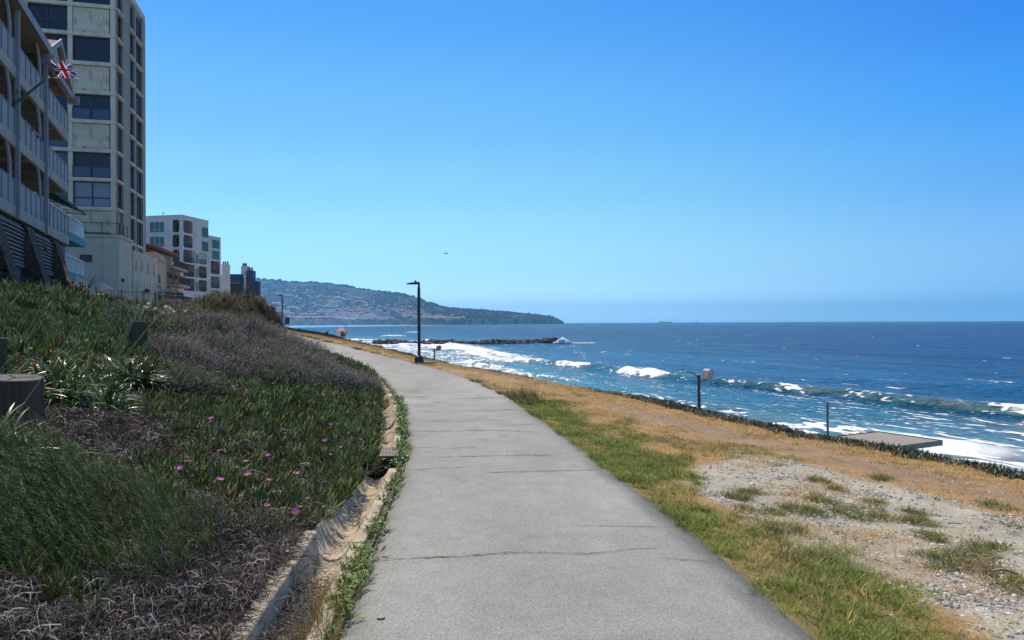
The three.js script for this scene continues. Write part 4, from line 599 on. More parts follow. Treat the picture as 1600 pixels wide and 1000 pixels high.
{ // white block with rounded openings
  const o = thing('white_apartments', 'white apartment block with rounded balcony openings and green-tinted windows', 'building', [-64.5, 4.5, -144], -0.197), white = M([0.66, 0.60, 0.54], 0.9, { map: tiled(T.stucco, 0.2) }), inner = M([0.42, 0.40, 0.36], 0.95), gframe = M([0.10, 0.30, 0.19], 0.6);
  const rr = (s, x0, x1, y0, y1, r) => { const p = new THREE.Path(); p.moveTo(x0 + r, y0); p.lineTo(x1 - r, y0); p.quadraticCurveTo(x1, y0, x1, y0 + r); p.lineTo(x1, y1 - r); p.quadraticCurveTo(x1, y1, x1 - r, y1); p.lineTo(x0 + r, y1); p.quadraticCurveTo(x0, y1, x0, y1 - r); p.lineTo(x0, y0 + r); p.quadraticCurveTo(x0, y0, x0 + r, y0); s.holes.push(p); };
  const facade = (name, a0, a1, y0, y1, holes, turn, x, z) => { const s = new THREE.Shape([[a0, y0], [a1, y0], [a1, y1], [a0, y1]].map((p) => new THREE.Vector2(...p))); holes.forEach((h) => rr(s, ...h, 0.55)); const g = new THREE.ExtrudeGeometry(s, { depth: 0.3, bevelEnabled: false, curveSegments: 5 }); g.rotateY(turn).translate(x, 0, z); return local(name, g, white, o); };
  const F = [[19.7, 22.2], [16.8, 19.3], [13.9, 16.4], [11.1, 13.6], [8.3, 10.8]];
  // north face: x from -15 to 0 at z = 0 (one column of openings next to the corner)
  facade('north_facade', -15, -0.31, 4, 23.0, F.map(([a, b]) => [-2.2, -0.62, a, b]), 0, 0, -0.3);
  // seaward face: along -z; a = distance from the corner
  facade('sea_facade', 0, 8.6, 4, 23.0, [...F.slice(0, 2).map(([a, b]) => [0.4, 3.4, a, b]), ...F.slice(2).map(([a, b]) => [0.35, 4.1, a, b]), ...F.slice(2).map(([a, b]) => [5.2, 8.1, a, b - 0.1])], SIDE, -0.3, 0);
  facade('sea_facade', 8.6, 13.2, 4, 20.0, [[9.6, 12.9, 12.2, 14.9], [9.6, 12.9, 9.2, 11.7], [9.6, 12.9, 6.4, 8.8]], SIDE, -0.45, 0);
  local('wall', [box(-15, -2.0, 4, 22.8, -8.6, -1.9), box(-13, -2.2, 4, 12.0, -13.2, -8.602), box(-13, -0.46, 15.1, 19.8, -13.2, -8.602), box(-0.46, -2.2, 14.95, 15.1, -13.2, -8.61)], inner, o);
  local('roof', [box(-15.1, 0.05, 23.0, 23.12, -8.7, 0.05), box(-13, -0.05, 20.0, 20.1, -13.25, -8.72)], white, o);
  local('end_wall', [box(-13, -0.46, 4, 20, -13.5, -13.202), box(-15, -0.31, 4, 23, -8.9, -8.605)], white, o);
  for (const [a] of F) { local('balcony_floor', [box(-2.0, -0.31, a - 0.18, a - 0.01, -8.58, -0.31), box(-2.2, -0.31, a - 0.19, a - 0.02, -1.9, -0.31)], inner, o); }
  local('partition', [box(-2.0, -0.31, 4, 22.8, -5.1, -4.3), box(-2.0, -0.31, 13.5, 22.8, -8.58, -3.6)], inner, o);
  F.forEach(([a], i) => { if (i) railing(o, -0.15, -0.15, a + 0.02, a + 0.95, -3.9, -0.5, { step: 0.14 }); if (i > 1) railing(o, -0.15, -0.15, a + 0.02, a + 0.95, -8.0, -5.3, { step: 0.14 }); if (i) railing(o, -2.1, -0.7, a + 0.02, a + 0.95, -0.15, -0.15, { step: 0.14 });
    win(o, [-1.99, a, i < 2 ? -1.7 : -2.9], SIDE, 1.7, 2.1, { pane: i > 1 ? glass.green : glass.door, frame: gframe }); if (i > 1) win(o, [-1.99, a, -6.6], SIDE, 1.9, 2.0, { pane: glass.door, frame: B.frame });
    win(o, [-5.5, a + 0.1, 0.002], 0, 3.3, 2.1, { cols: 3, rows: [0.3, 1], pane: glass.green, frame: white }); win(o, [-1.45, a + 0.02, -1.88], 0, 1.6, 2.0, { cols: 2, pane: glass.green, frame: gframe });
    win(o, [-11.8, a + 0.5, 0.002], 0, 1.1, 1.5, { cols: 1, pane: glass.green, frame: white });
    if (i < 2) win(o, [0.002, a - 0.2, -7.4], SIDE, 2.1, 2.0, { cols: 2, rows: [0.35, 1], pane: i ? glass.blue : glass.green, frame: gframe }); else win(o, [0.002, a, -4.65], SIDE, 0.45, 1.9, { cols: 1, pane: glass.green, frame: gframe }); });
  for (const y of [17.6, 15.3]) win(o, [-0.148, y, -11.3], SIDE, 2.5, 1.8, { cols: 2, rows: [0.35, 1], pane: glass.green, frame: gframe });
  for (const y of [6.5, 9.3, 12.3]) railing(o, -0.3, -0.3, y, y + 0.9, -12.8, -9.7, { step: 0.14 });
  for (let i = 0; i < 5; i++) win(o, [0.002, 5.2, -1 - i * 1.6], SIDE, 0.9, 1.7, { cols: 1, pane: glass.door, frame: white });
  local('vent_pipe', [cyl(0.12, 0.12, 0.9, 8).translate(-6.4, 23.1, -3), cyl(0.2, 0.1, 0.3, 8).translate(-6.4, 24, -3)], M([0.6, 0.6, 0.58], 0.5), o);
}

{ // slab with three flues, then the blue houses
  const pots = M([0.12, 0.10, 0.09], 0.8), pale = M([0.68, 0.62, 0.53], 0.9, { map: tiled(T.stucco, 0.2) }), navy = M([0.022, 0.052, 0.13], 0.7), navy2 = M([0.03, 0.06, 0.125], 0.7);
  const c = spot(346, 414, 172), f = thing('flue_block', 'pale stucco chimney block with three dark flues beside the blue houses', 'building', [c[0], 5, c[2]], 0.12);
  local('wall', [box(0, 1.65, 4, 15.4, -1.2, 0), box(-0.05, 1.7, 15.4, 15.6, -1.25, 0.05)], pale, f); for (const x of [0.35, 0.8, 1.3]) local('flue', cyl(0.17, 0.17, 0.75, 10).translate(x, 15.6, -0.5), pots, f);
  const p = spot(355.5, 427, 180), o = thing('blue_house', 'deep blue beach house with dark glazing and a round white chimney stack', 'building', [p[0], 5, p[2]], 0.1);
  local('wall', [box(0, 3.0, 8.3, 12.2, -6, -0.1), box(0, 2.9, 4, 8.3, -6, -0.05)], M([0.25, 0.24, 0.235], 0.9), o); local('parapet', [box(-0.1, 3.15, 11.9, 13.9, -6.1, 0), box(-0.1, 3.15, 7.6, 7.9, -6, 0.2)], navy, o); local('post', [box(-0.1, 0.12, 8.0, 11.88, -0.1, 0.02), box(2.9, 3.14, 4.5, 11.88, -0.1, 0.02)], navy, o);
  win(o, [1.5, 8.4, -0.095], 0, 2.6, 3.2, { cols: 3, rows: [0.5, 1], pane: glass.dark, frame: B.bronze });
  local('chimney', cyl(1.0, 1.0, 3.0, 20).translate(3.6, 13.0, -2.4), pale, o); for (const x of [3.2, 3.75]) local('flue', cyl(0.26, 0.26, 0.75, 10).translate(x, 16, -2.4), pots, o);
  local('wall_fin', box(4.1, 4.3, 4.5, 13.8, -0.4, 0.6), pale, o);
  local('side_house', [box(3.16, 4.09, 4, 13.0, -3.4, -0.2), box(4.31, 6.0, 4, 14.6, -3, -0.6), box(6.01, 7.3, 4, 12.0, -2.4, -1.0)], navy2, o);
  local('flat_roof', [box(4.3, 6.05, 14.61, 14.8, -3.05, -0.5), box(6.06, 7.35, 12.01, 12.2, -2.45, -0.9), box(3.15, 4.1, 13.01, 13.15, -3.4, -0.1)], navy, o);
  for (const x of [4.8, 5.3]) local('flue', cyl(0.2, 0.2, 0.9, 10).translate(x, 14.8, -2.2), pots, o);
  for (const [x, y, w, z] of [[3.6, 8.6, 0.7, -0.19], [3.6, 5.4, 0.7, -0.19], [5.15, 8.4, 1.3, -0.59], [5.15, 5.2, 1.3, -0.59], [6.65, 8.0, 0.9, -0.99], [6.65, 5.2, 0.9, -0.99]]) win(o, [x, y, z], 0, w, 2.0, { cols: 1, rows: [0.8, 1], pane: y > 7 ? glass.dark : glass.blue, frame: navy });
  for (const [x0, x1, z, y] of [[4.35, 6.0, 0.0, 8.0], [3.2, 4.05, 0.1, 8.0], [6.05, 7.3, -0.4, 7.6]]) local('balcony', [box(x0, x1, y - 0.15, y, z - 0.8, z), box(x0, x1, y + 0.1, y + 0.9, z - 0.05, z - 0.03)], M([0.45, 0.52, 0.56], 0.3), o);
}
/* ---------- lamps, posts and signs ---------- */
{
  const black = M([0.016, 0.015, 0.015], 0.45), foot = M([0.33, 0.31, 0.28], 0.95, { map: tiled(T.concrete, 1) });
  const lamp = thing('path_lamp', 'black path lamp standing close by at the path edge, its flared base in full view', 'lamp post', [0, 0, 0], 0, 'lamps along the path');
  part('pole', [cyl(0.062, 0.058, 2.78, 20).translate(0, 0.24, 0)], black, lamp);
  part('base_cover', new THREE.LatheGeometry([[0.0, 0.30], [0.075, 0.30], [0.12, 0.285], [0.155, 0.25], [0.178, 0.18], [0.19, 0.06], [0.20, 0.0], [0.0, 0.0]].map((p) => new THREE.Vector2(...p)), 24), black, lamp);
  part('neck', [cyl(0.042, 0.042, 0.2, 16).translate(0, 3.0, 0), bar([0.028, 3.16, 0], [-0.12, 3.185, 0], 0.036, 12)], black, lamp);
  const head = part('lamp_head', prism([[0.045, 3.14], [0.045, 3.215], [-0.06, 3.235], [-0.2, 3.225], [-0.49, 3.175], [-0.50, 3.15], [-0.3, 3.145], [-0.1, 3.14]], -0.105, 0.105), black, lamp);
  part('sensor', [cyl(0.035, 0.035, 0.045, 14).translate(-0.13, 3.225, 0), new THREE.SphereGeometry(0.035, 14, 8, 0, 6.3, 0, 1.57).translate(-0.13, 3.27, 0)], black, head);
  part('lens', box(-0.45, -0.12, 3.132, 3.143, -0.085, 0.085), M([0.3, 0.3, 0.28], 0.4), head);
  part('footing', box(-0.27, 0.27, -0.12, 0.012, -0.24, 0.24), foot, lamp);
  part('bolt', [0, 1, 2, 3].map((i) => cyl(0.012, 0.012, 0.05, 8).translate(0.185 * Math.cos(i * 1.57 + 0.7), 0.01, 0.185 * Math.sin(i * 1.57 + 0.7))), black, lamp);
  const second = lamp.clone(); second.name = numbered('path_lamp'); scene.add(second); second.userData = { ...lamp.userData, label: 'small distant black path lamp at the crest of the path beside the bush' };
  const p1 = spot(655, 567.5, 29.3), p2 = spot(441, 512.2, 71.5); lamp.position.set(p1[0], p1[1], p1[2]); second.position.set(p2[0], p2[1], p2[2]); lamp.rotation.y = 0.12; second.rotation.y = 0.2;
  const [vx, vy, vz] = [p1[0] + 0.46, p1[1], p1[2] + 0.22], vault = thing('cable_vault', 'low dark cable box lid in the dirt at the foot of the near lamp', 'utility box', [vx, vy, vz], 0.4);
  part('lid', box(-0.2, 0.2, 0, 0.05, -0.14, 0.14), M([0.09, 0.08, 0.075], 0.9), vault); part('collar', [box(-0.24, 0.24, -0.05, 0.03, -0.18, -0.145), box(-0.24, 0.24, -0.05, 0.03, 0.145, 0.18)], foot, vault);
  const sp = spot(448.5, 511.5, 74), sign = thing('notice_board', 'back of a small weathered notice board on two legs beyond the far lamp', 'sign', sp, -0.1), sm = M([0.10, 0.105, 0.11], 0.8);
  const brd = box(-0.24, 0.24, -0.36, 0.36, -0.015, 0.015); brd.rotateZ(-0.16).translate(0.02, 0.68, 0); part('board', brd, sm, sign);
  for (const x of [-0.13, 0.13]) { part('leg', bar([x * 1.1, -0.4, 0.05], [x * 0.8 + 0.01, 1.0, 0.03], 0.022), sm, sign); } part('frame', [box(-0.2, 0.26, 0.5, 0.53, 0.016, 0.045), box(-0.2, 0.26, 0.82, 0.85, 0.016, 0.045)], sm, sign);

  // floodlight poles standing on the lower promenade
  const rust = M([0.115, 0.10, 0.088], 0.8, { map: tiled(T.concrete, 1) }), pale = M([0.42, 0.41, 0.39], 0.6), boxM = M([0.43, 0.42, 0.41], 0.7, { map: tiled(T.concrete, 1.5) });
  const flood = (x, y, depth, turn, label, tint, lean) => {
    const q = spot(x, y, depth), base_ = -6.6, h = q[1] - base_, o = thing('floodlight_pole', label, 'floodlight', [q[0], base_, q[2]], turn, 'floodlight poles below the bluff');
    part('pole', [cyl(0.075, 0.056, h, 16), cyl(0.062, 0.062, 0.12, 16).translate(0, h - 0.2, 0)], rust, o);
    part('arm', tube([[0, h - 0.18, 0], [-0.07, h - 0.06, 0], [-0.2, h + 0.07, 0], [-0.38, h + 0.12, 0], [-0.52, h + 0.125, 0]], 0.018, 20, 8), rust, o);
    const hd = part('lamp_head', [new THREE.CapsuleGeometry(0.04, 0.16, 6, 12).rotateZ(Math.PI / 2).scale(1, 0.8, 1.4).translate(-0.6, h + 0.115, 0)], pale, o); part('lens', new THREE.SphereGeometry(0.1, 14, 8).scale(1.7, 0.3, 0.75).translate(-0.76, h + 0.085, 0), M([0.25, 0.24, 0.19], 0.3), hd); part('photocell', cyl(0.025, 0.025, 0.04, 8).translate(-0.6, h + 0.145, 0), M([0.03, 0.03, 0.03], 0.6), hd);
    const f = prism([[-0.13, -0.2], [0.10, -0.2], [0.145, -0.1], [0.145, 0.2], [-0.02, 0.23], [-0.13, 0.12]], -0.17, 0.17); f.scale(0.88, 0.92, 0.88).rotateZ(lean).rotateY(0.6).translate(0.31, h + 0.03, 0); const fb = part('floodlight', f, tint ? M(tint, 0.8) : boxM, o);
    const gl = box(0.147, 0.155, -0.09, 0.18, -0.15, 0.15); gl.rotateZ(lean).rotateY(0.6).translate(0.31, h + 0.03, 0); part('glass', gl, M([0.05, 0.05, 0.05], 0.2), fb);
    part('yoke', [bar([0.03, h - 0.25, 0], [0.26, h - 0.2, 0], 0.02), bar([0.26, h - 0.2, 0.1], [0.30, h - 0.02, 0.16], 0.014), bar([0.26, h - 0.2, -0.1], [0.30, h - 0.02, -0.16], 0.014)], rust, o);
  };
  flood(1092, 586, 28, 0, 'metal pole with a curved lamp arm and grey floodlight box above the right hedge', null, -0.3);
  flood(678.5, 544.5, 56, 0.1, 'distant pole with a rusty floodlight just right of the black lamp', [0.22, 0.12, 0.085], -0.42);
  const q = spot(1293, 630, 26.5), st = thing('steel_post', 'bare thin blue-grey steel post rising behind the hedge', 'post', [q[0], -6.6, q[2]]), blue = M([0.11, 0.15, 0.19], 0.6);
  part('shaft', cyl(0.045, 0.042, q[1] + 6.6, 14), blue, st); part('cap', cyl(0.045, 0.04, 0.03, 14).translate(0, q[1] + 6.6, 0), blue, st);
}
{ // flat-roofed building on the promenade, seen from above
  const o = thing('beach_building', 'low beach building showing only its flat grey gravel roof above the hedge', 'building', [18.36, -6.6, -31.5], 0.49), wall = M([0.33, 0.30, 0.26], 0.9, { map: tiled(T.stucco, 0.4) });
  part('wall', box(-4.6, -0.8, 0, 2.92, -2.3, -0.8), wall, o);
  part('roof', box(-4.8, 0, 2.921, 3.06, -3.0, 0), M([0.33, 0.30, 0.26], 1, { map: tiled(T.grain, 0.7), bumpMap: tiled(T.grainBump, 1), bumpScale: 0.02 }), o);
  part('fascia', [box(-4.8, 0.02, 2.87, 3.10, 0.001, 0.03), box(0.001, 0.031, 2.87, 3.101, -3.03, 0.0), box(-4.8, 0.02, 2.87, 3.10, -3.03, -3.001)], M([0.13, 0.14, 0.145], 0.7), o);
  part('door', box(-2.2, -1.3, 0, 2.1, -0.799, -0.76), M([0.12, 0.16, 0.2], 0.6), o);
}
{ // lifeguard tower, people, the birds on the hedge
  const p = spot(533.5, 521, 300), o = thing('lifeguard_tower', 'small white lifeguard tower with a salmon-red hipped roof and a ramp', 'lifeguard tower', [p[0], -7.2, p[2]], 0.15), white = M([0.56, 0.55, 0.53], 0.8), red = M([0.44, 0.17, 0.13], 0.85), dk = M([0.05, 0.055, 0.06], 0.3);
  const fl = 2.2, tp = 5.9;
  part('cabin', [box(-1.75, 1.75, fl, fl + 1.7, -1.75, 1.75), box(-1.75, -1.3, fl + 1.7, tp, -1.75, 1.75), box(1.3, 1.75, fl + 1.7, tp, -1.75, 1.75), box(-1.3, 1.3, fl + 1.7, tp, -1.75, -1.6), box(-1.3, -0.2, fl + 1.7, tp, 1.6, 1.75), box(-1.3, 1.3, tp - 0.35, tp, -1.6, 1.6)], white, o);
  part('window', [box(-0.2, 1.3, fl + 1.72, tp - 0.36, 1.5, 1.58)], dk, o); part('deck', box(-2.1, 2.3, fl - 0.2, fl - 0.01, -2.1, 2.1), white, o);
  const rf = new THREE.ConeGeometry(3.05, 1.5, 4).rotateY(Math.PI / 4).translate(0, tp + 0.78, 0); part('roof', [rf, box(-2.15, 2.15, tp + 0.002, tp + 0.1, -2.15, 2.15)], red, o);
  for (const [x, z] of [[-1.7, -1.7], [1.7, -1.7], [-1.7, 1.7], [1.7, 1.7]]) part('leg', box(x - 0.12, x + 0.12, -1.4, fl - 0.21, z - 0.12, z + 0.12), white, o);
  part('ramp', [prism([[2.3, fl - 0.2], [2.3, fl], [6.0, 0.1], [6.0, -0.1]], -0.5, 0.5), bar([2.3, fl + 0.9, 0.5], [6, 1.0, 0.5], 0.05), bar([2.3, fl + 0.9, -0.5], [6, 1.0, -0.5], 0.05), bar([3.6, 1.4, 0.5], [3.6, 2.5, 0.5], 0.04), bar([4.9, 0.6, 0.5], [4.9, 1.7, 0.5], 0.04)], white, o);
  part('mast', [cyl(0.09, 0.07, 7.6, 8).translate(1.95, 1.2, 1.9), box(1.5, 2.4, 8.1, 8.2, 1.85, 1.95), box(1.7, 2.1, 8.2, 8.7, 1.8, 2.0)], dk, o);
  const figure = (px, d, label, stride, cloth, legs) => {
    const w = spot(px, 530, d), u = -0.42 * w[0] + 0.91 * d, y = lerp(-6.5, SEA - 0.1, clamp(((0.91 * w[0] + 0.42 * d - 12) / (shoreV(u) - 12) - 0.25) / 0.75)), f = thing('person', label, 'person', [w[0], y, w[2]], 0.3);
    const limb = (pts, r0, r1) => { const g = tube(pts, 1, 10, 8), c = new THREE.CatmullRomCurve3(pts.map((p) => new THREE.Vector3(...p))), q = g.attributes.position; for (let i = 0; i <= 10; i++) { const m = c.getPointAt(i / 10), r = lerp(r0, r1, i / 10); for (let j = 0; j <= 8; j++) { const k = i * 9 + j; q.setXYZ(k, m.x + (q.getX(k) - m.x) * r, m.y + (q.getY(k) - m.y) * r, m.z + (q.getZ(k) - m.z) * r); } } g.computeVertexNormals(); return g; };
    const body = part('body', [limb([[0, 0.88, 0], [0, 1.1, 0], [0, 1.38, 0], [0, 1.5, 0]], 0.15, 0.09), new THREE.SphereGeometry(0.11, 14, 12).scale(0.9, 1.15, 1).translate(0, 1.66, 0.01), limb([[0.19, 1.42, 0], [0.25, 1.15, 0.02], [0.24, 0.85, 0.08]], 0.055, 0.035), limb([[-0.19, 1.42, 0], [-0.25, 1.15, -0.02], [-0.24, 0.85, -0.06]], 0.055, 0.035), limb([[0.09, 0.95, 0], [0.1, 0.5, stride * 0.5], [0.1, 0.04, stride]], 0.095, 0.05), limb([[-0.09, 0.95, 0], [-0.1, 0.5, -stride * 0.4], [-0.1, 0.04, -stride * 1.1]], 0.095, 0.05)], M([0.20, 0.12, 0.085], 0.8), f);
    part('shirt', limb([[0, 0.85, 0], [0, 1.1, 0], [0, 1.36, 0], [0, 1.49, 0]], 0.19, 0.14), M(cloth, 0.9), body); part('trousers', [limb([[0.09, 0.97, 0], [0.1, 0.5, stride * 0.5], [0.1, 0.1, stride * 0.95]], 0.115, 0.075), limb([[-0.09, 0.97, 0], [-0.1, 0.5, -stride * 0.4], [-0.1, 0.1, -stride * 1.05]], 0.115, 0.075)], M(legs, 0.9), body); part('hair', new THREE.SphereGeometry(0.118, 14, 10, 0, 6.3, 0, 1.7).scale(0.92, 1.1, 1).translate(0, 1.68, -0.01), M([0.03, 0.022, 0.018], 0.9), body);
  };
  figure(562.6, 440, 'tiny person in dark clothes walking on the beach, nearer the lifeguard tower', 0.12, [0.09, 0.07, 0.06], [0.05, 0.05, 0.06]); figure(564.9, 441, 'tiny person in dark clothes walking on the beach, nearer the jetty', 0.2, [0.03, 0.03, 0.04], [0.04, 0.04, 0.05]);
  const bird = (px, py, d, turn, label) => { const o2 = thing('perched_bird', label, 'bird', spot(px, py, d), turn), k = M([0.025, 0.023, 0.022], 0.8); part('body', [new THREE.SphereGeometry(0.07, 12, 10).scale(1.7, 0.95, 0.95).rotateZ(0.6).translate(0, 0.12, 0), new THREE.SphereGeometry(0.048, 12, 10).translate(0.11, 0.24, 0), new THREE.ConeGeometry(0.018, 0.07, 6).rotateZ(-1.5).translate(0.175, 0.24, 0)], k, o2); part('tail', prism([[-0.06, 0.1], [-0.22, -0.06], [-0.24, -0.01], [-0.08, 0.14]], -0.025, 0.025), k, o2); for (const z of [-0.03, 0.03]) part('leg', bar([0, 0.06, z], [0, -0.06, z], 0.007), k, o2); };
  bird(510.5, 522.5, 52, 0.1, 'dark bird perched on the hedge, nearest the lifeguard tower'); bird(537.5, 527, 46, 0.3, 'dark bird perched low on the hedge below the lifeguard tower');
}

/* ---------- log posts and wire fence on the bank ---------- */
const POSTS = [];
{
  const bark = M([0.115, 0.078, 0.05], 0.95, { map: tiled(T.wood, 2, 0.7), bumpMap: tiled(T.wood, 2, 0.7), bumpScale: 0.012 }), cut = M([0.27, 0.25, 0.225], 0.95, { map: tiled(T.concrete, 1.2), bumpMap: tiled(T.grainBump, 2), bumpScale: 0.01 });
  const log = (px, py, foot, wide, label, seed) => {          // its foot's row and its width as measured
    const [fs, ft] = bankHit(px, foot, 0.06), d = -at(fs, ft)[1], r = wide * d / 2 / FOCAL, q = spot(px, py, d), [s, t] = along(q[0], q[2]), g0 = ground(s, t) - 0.15, h = q[1] - g0, o = thing('log_post', label, 'post', [q[0], g0, q[2]], seed, 'old log posts on the bank'); POSTS.push([s, t, r]);
    const R = random(seed * 71 + 5), g = new THREE.CylinderGeometry(r, r * 1.04, h, 28, 6, true).translate(0, h / 2, 0), top = new THREE.CircleGeometry(r * 0.985, 28).rotateX(-Math.PI / 2).translate(0, h, 0), p = g.attributes.position, w = Array.from({ length: 29 }, () => 1 + (R() - 0.5) * 0.07); w[28] = w[0];
    for (let i = 0; i < p.count; i++) { const k = w[i % 29]; p.setX(i, p.getX(i) * k); p.setZ(i, p.getZ(i) * k); if (p.getY(i) > h * 0.9) p.setY(i, p.getY(i) - p.getZ(i) * 0.10); } g.computeVertexNormals(); for (let i = 0; i < top.attributes.position.count; i++) top.attributes.position.setY(i, h - top.attributes.position.getZ(i) * 0.10);
    part('trunk', g, bark, o); part('cut_face', [top, new THREE.TorusGeometry(r * 0.985, 0.008, 6, 28).rotateX(Math.PI / 2 + 0.1).translate(0, h - 0.004, 0)], cut, o);
    for (let i = 0; i < 3; i++) { const a = R() * 6.3, c = box(0.01, r * (0.5 + 0.4 * R()), h + 0.001, h + 0.004, -0.003, 0.003); c.rotateY(a); c.translate(0, -h, 0).rotateX(0.0997).translate(0, h, 0); part('split', c, M([0.03, 0.027, 0.025], 1), o); }
  };
  log(25, 590, 662, 74, 'broad weathered log post with a flat cut top, nearest in the bank', 1); log(-8, 527, 600, 32, 'dark upright log post cut off by the left picture edge', 2);
  log(216, 503, 545, 26, 'dark tall log post standing behind the strap-leaved clump', 3); log(240, 486, 503, 16, 'small far log post beneath the white flower heads', 4); log(281.5, 487, 506, 20, 'dark square-looking log post right of the white flower heads', 5);
  const wire = M([0.06, 0.06, 0.058], 0.7), a0 = spot(150, 452, 40), f = thing('wire_fence', 'thin dark post and rail wire fence along the top of the bank', 'fence', a0), pts = [[150, 452, 40], [190, 455, 38], [225, 457, 36], [243, 460, 35], [286, 463, 34], [318, 468, 33]].map(([x, y, d]) => { const q = spot(x, y, d); return [q[0] - a0[0], q[1] - a0[1], q[2] - a0[2]]; });
  pts.forEach((q) => part('post', bar([q[0], q[1] - 1.3, q[2]], [q[0], q[1] + 0.12, q[2]], 0.03, 8), wire, f));
  for (let i = 0; i < pts.length - 1; i++) { for (const dy of [0, -0.5, -1]) part('rail', bar([pts[i][0], pts[i][1] + dy, pts[i][2]], [pts[i + 1][0], pts[i + 1][1] + dy, pts[i + 1][2]], dy ? 0.009 : 0.02), wire, f); }
}
/* ---------- plants: the leaf shapes ---------- */
function strips(list, name) { // list of {pts: [[x,y,z]..], w: half width, fold, taper} -> one geometry of thin blades
  const p = [], ix = [], uv = [];
  for (const { pts, w, side } of list) {
    const n = pts.length, b0 = p.length / 3;
    for (let i = 0; i < n; i++) { const k = i / (n - 1), ww = w * (k > 0.96 ? 0.06 : Math.min(1, 0.55 + k * 2.2) * Math.pow(1 - k, 0.45)), q = pts[i]; p.push(q[0] - side[0] * ww, q[1] - side[1] * ww, q[2] - side[2] * ww, q[0] + side[0] * ww, q[1] + side[1] * ww, q[2] + side[2] * ww); uv.push(0, k, 1, k); if (i) { const a = b0 + 2 * i - 2; ix.push(a, a + 1, a + 2, a + 1, a + 3, a + 2); } }
  }
  const g = new THREE.BufferGeometry(); g.setAttribute('position', new THREE.Float32BufferAttribute(p, 3)); g.setAttribute('uv', new THREE.Float32BufferAttribute(uv, 2)); g.setIndex(ix); g.computeVertexNormals(); return g;
}
function blade(R, len, w, lean, droop, n = 4, r0 = 0) {
  const a = R() * 6.283, dx = Math.cos(a), dz = Math.sin(a), pts = []; let x = dx * r0, z = dz * r0, y = 0, e = lean;
  for (let i = 0; i <= n; i++) { pts.push([x, y, z]); x += dx * Math.sin(e) * len / n; z += dz * Math.sin(e) * len / n; y += Math.cos(e) * len / n; e += droop / n; }
  const b = a + Math.PI / 2 + (R() - 0.5) * 1.2; return { pts, w, side: [Math.cos(b), 0, Math.sin(b)] };
}
function fingers(R, n, len, r, spread, sides = 3) {   // fleshy three-edged leaves that curve up from a point
  const list = [];
  for (let i = 0; i < n; i++) {
    const a = R() * 6.283, L = len * (0.6 + 0.6 * R()), e0 = spread * (0.3 + 0.9 * R()), c = [], r1 = spread * 0.35 * R(); let x = Math.cos(a) * r1 * len, z = Math.sin(a) * r1 * len, y = 0, e = e0;
    for (let k = 0; k <= 3; k++) { c.push(new THREE.Vector3(x, y, z)); x += Math.cos(a) * Math.sin(e) * L / 3; z += Math.sin(a) * Math.sin(e) * L / 3; y += Math.cos(e) * L / 3; e -= e0 * 0.28; }
    const p = [], ix = [], uv = [], w = [0.75, 1, 0.85, 0.12]; let d = 0;
    c.forEach((q, k) => { for (let s = 0; s < sides; s++) { const f = s / sides * 6.283 + a; p.push(q.x + Math.cos(f) * r * w[k], q.y + 0.2 * r * Math.sin(f * 2), q.z + Math.sin(f) * r * w[k]); uv.push(s, k); if (k) { const A = (k - 1) * sides + s, B2 = (k - 1) * sides + (s + 1) % sides; ix.push(A, A + sides, B2, B2, A + sides, B2 + sides); } } });
    const g = new THREE.BufferGeometry(); g.setAttribute('position', new THREE.Float32BufferAttribute(p, 3)); g.setAttribute('uv', new THREE.Float32BufferAttribute(uv, 2)); g.setIndex(ix); g.computeVertexNormals(); list.push(g);
  }
  return mergeGeometries(list);
}
const GR = random(404);
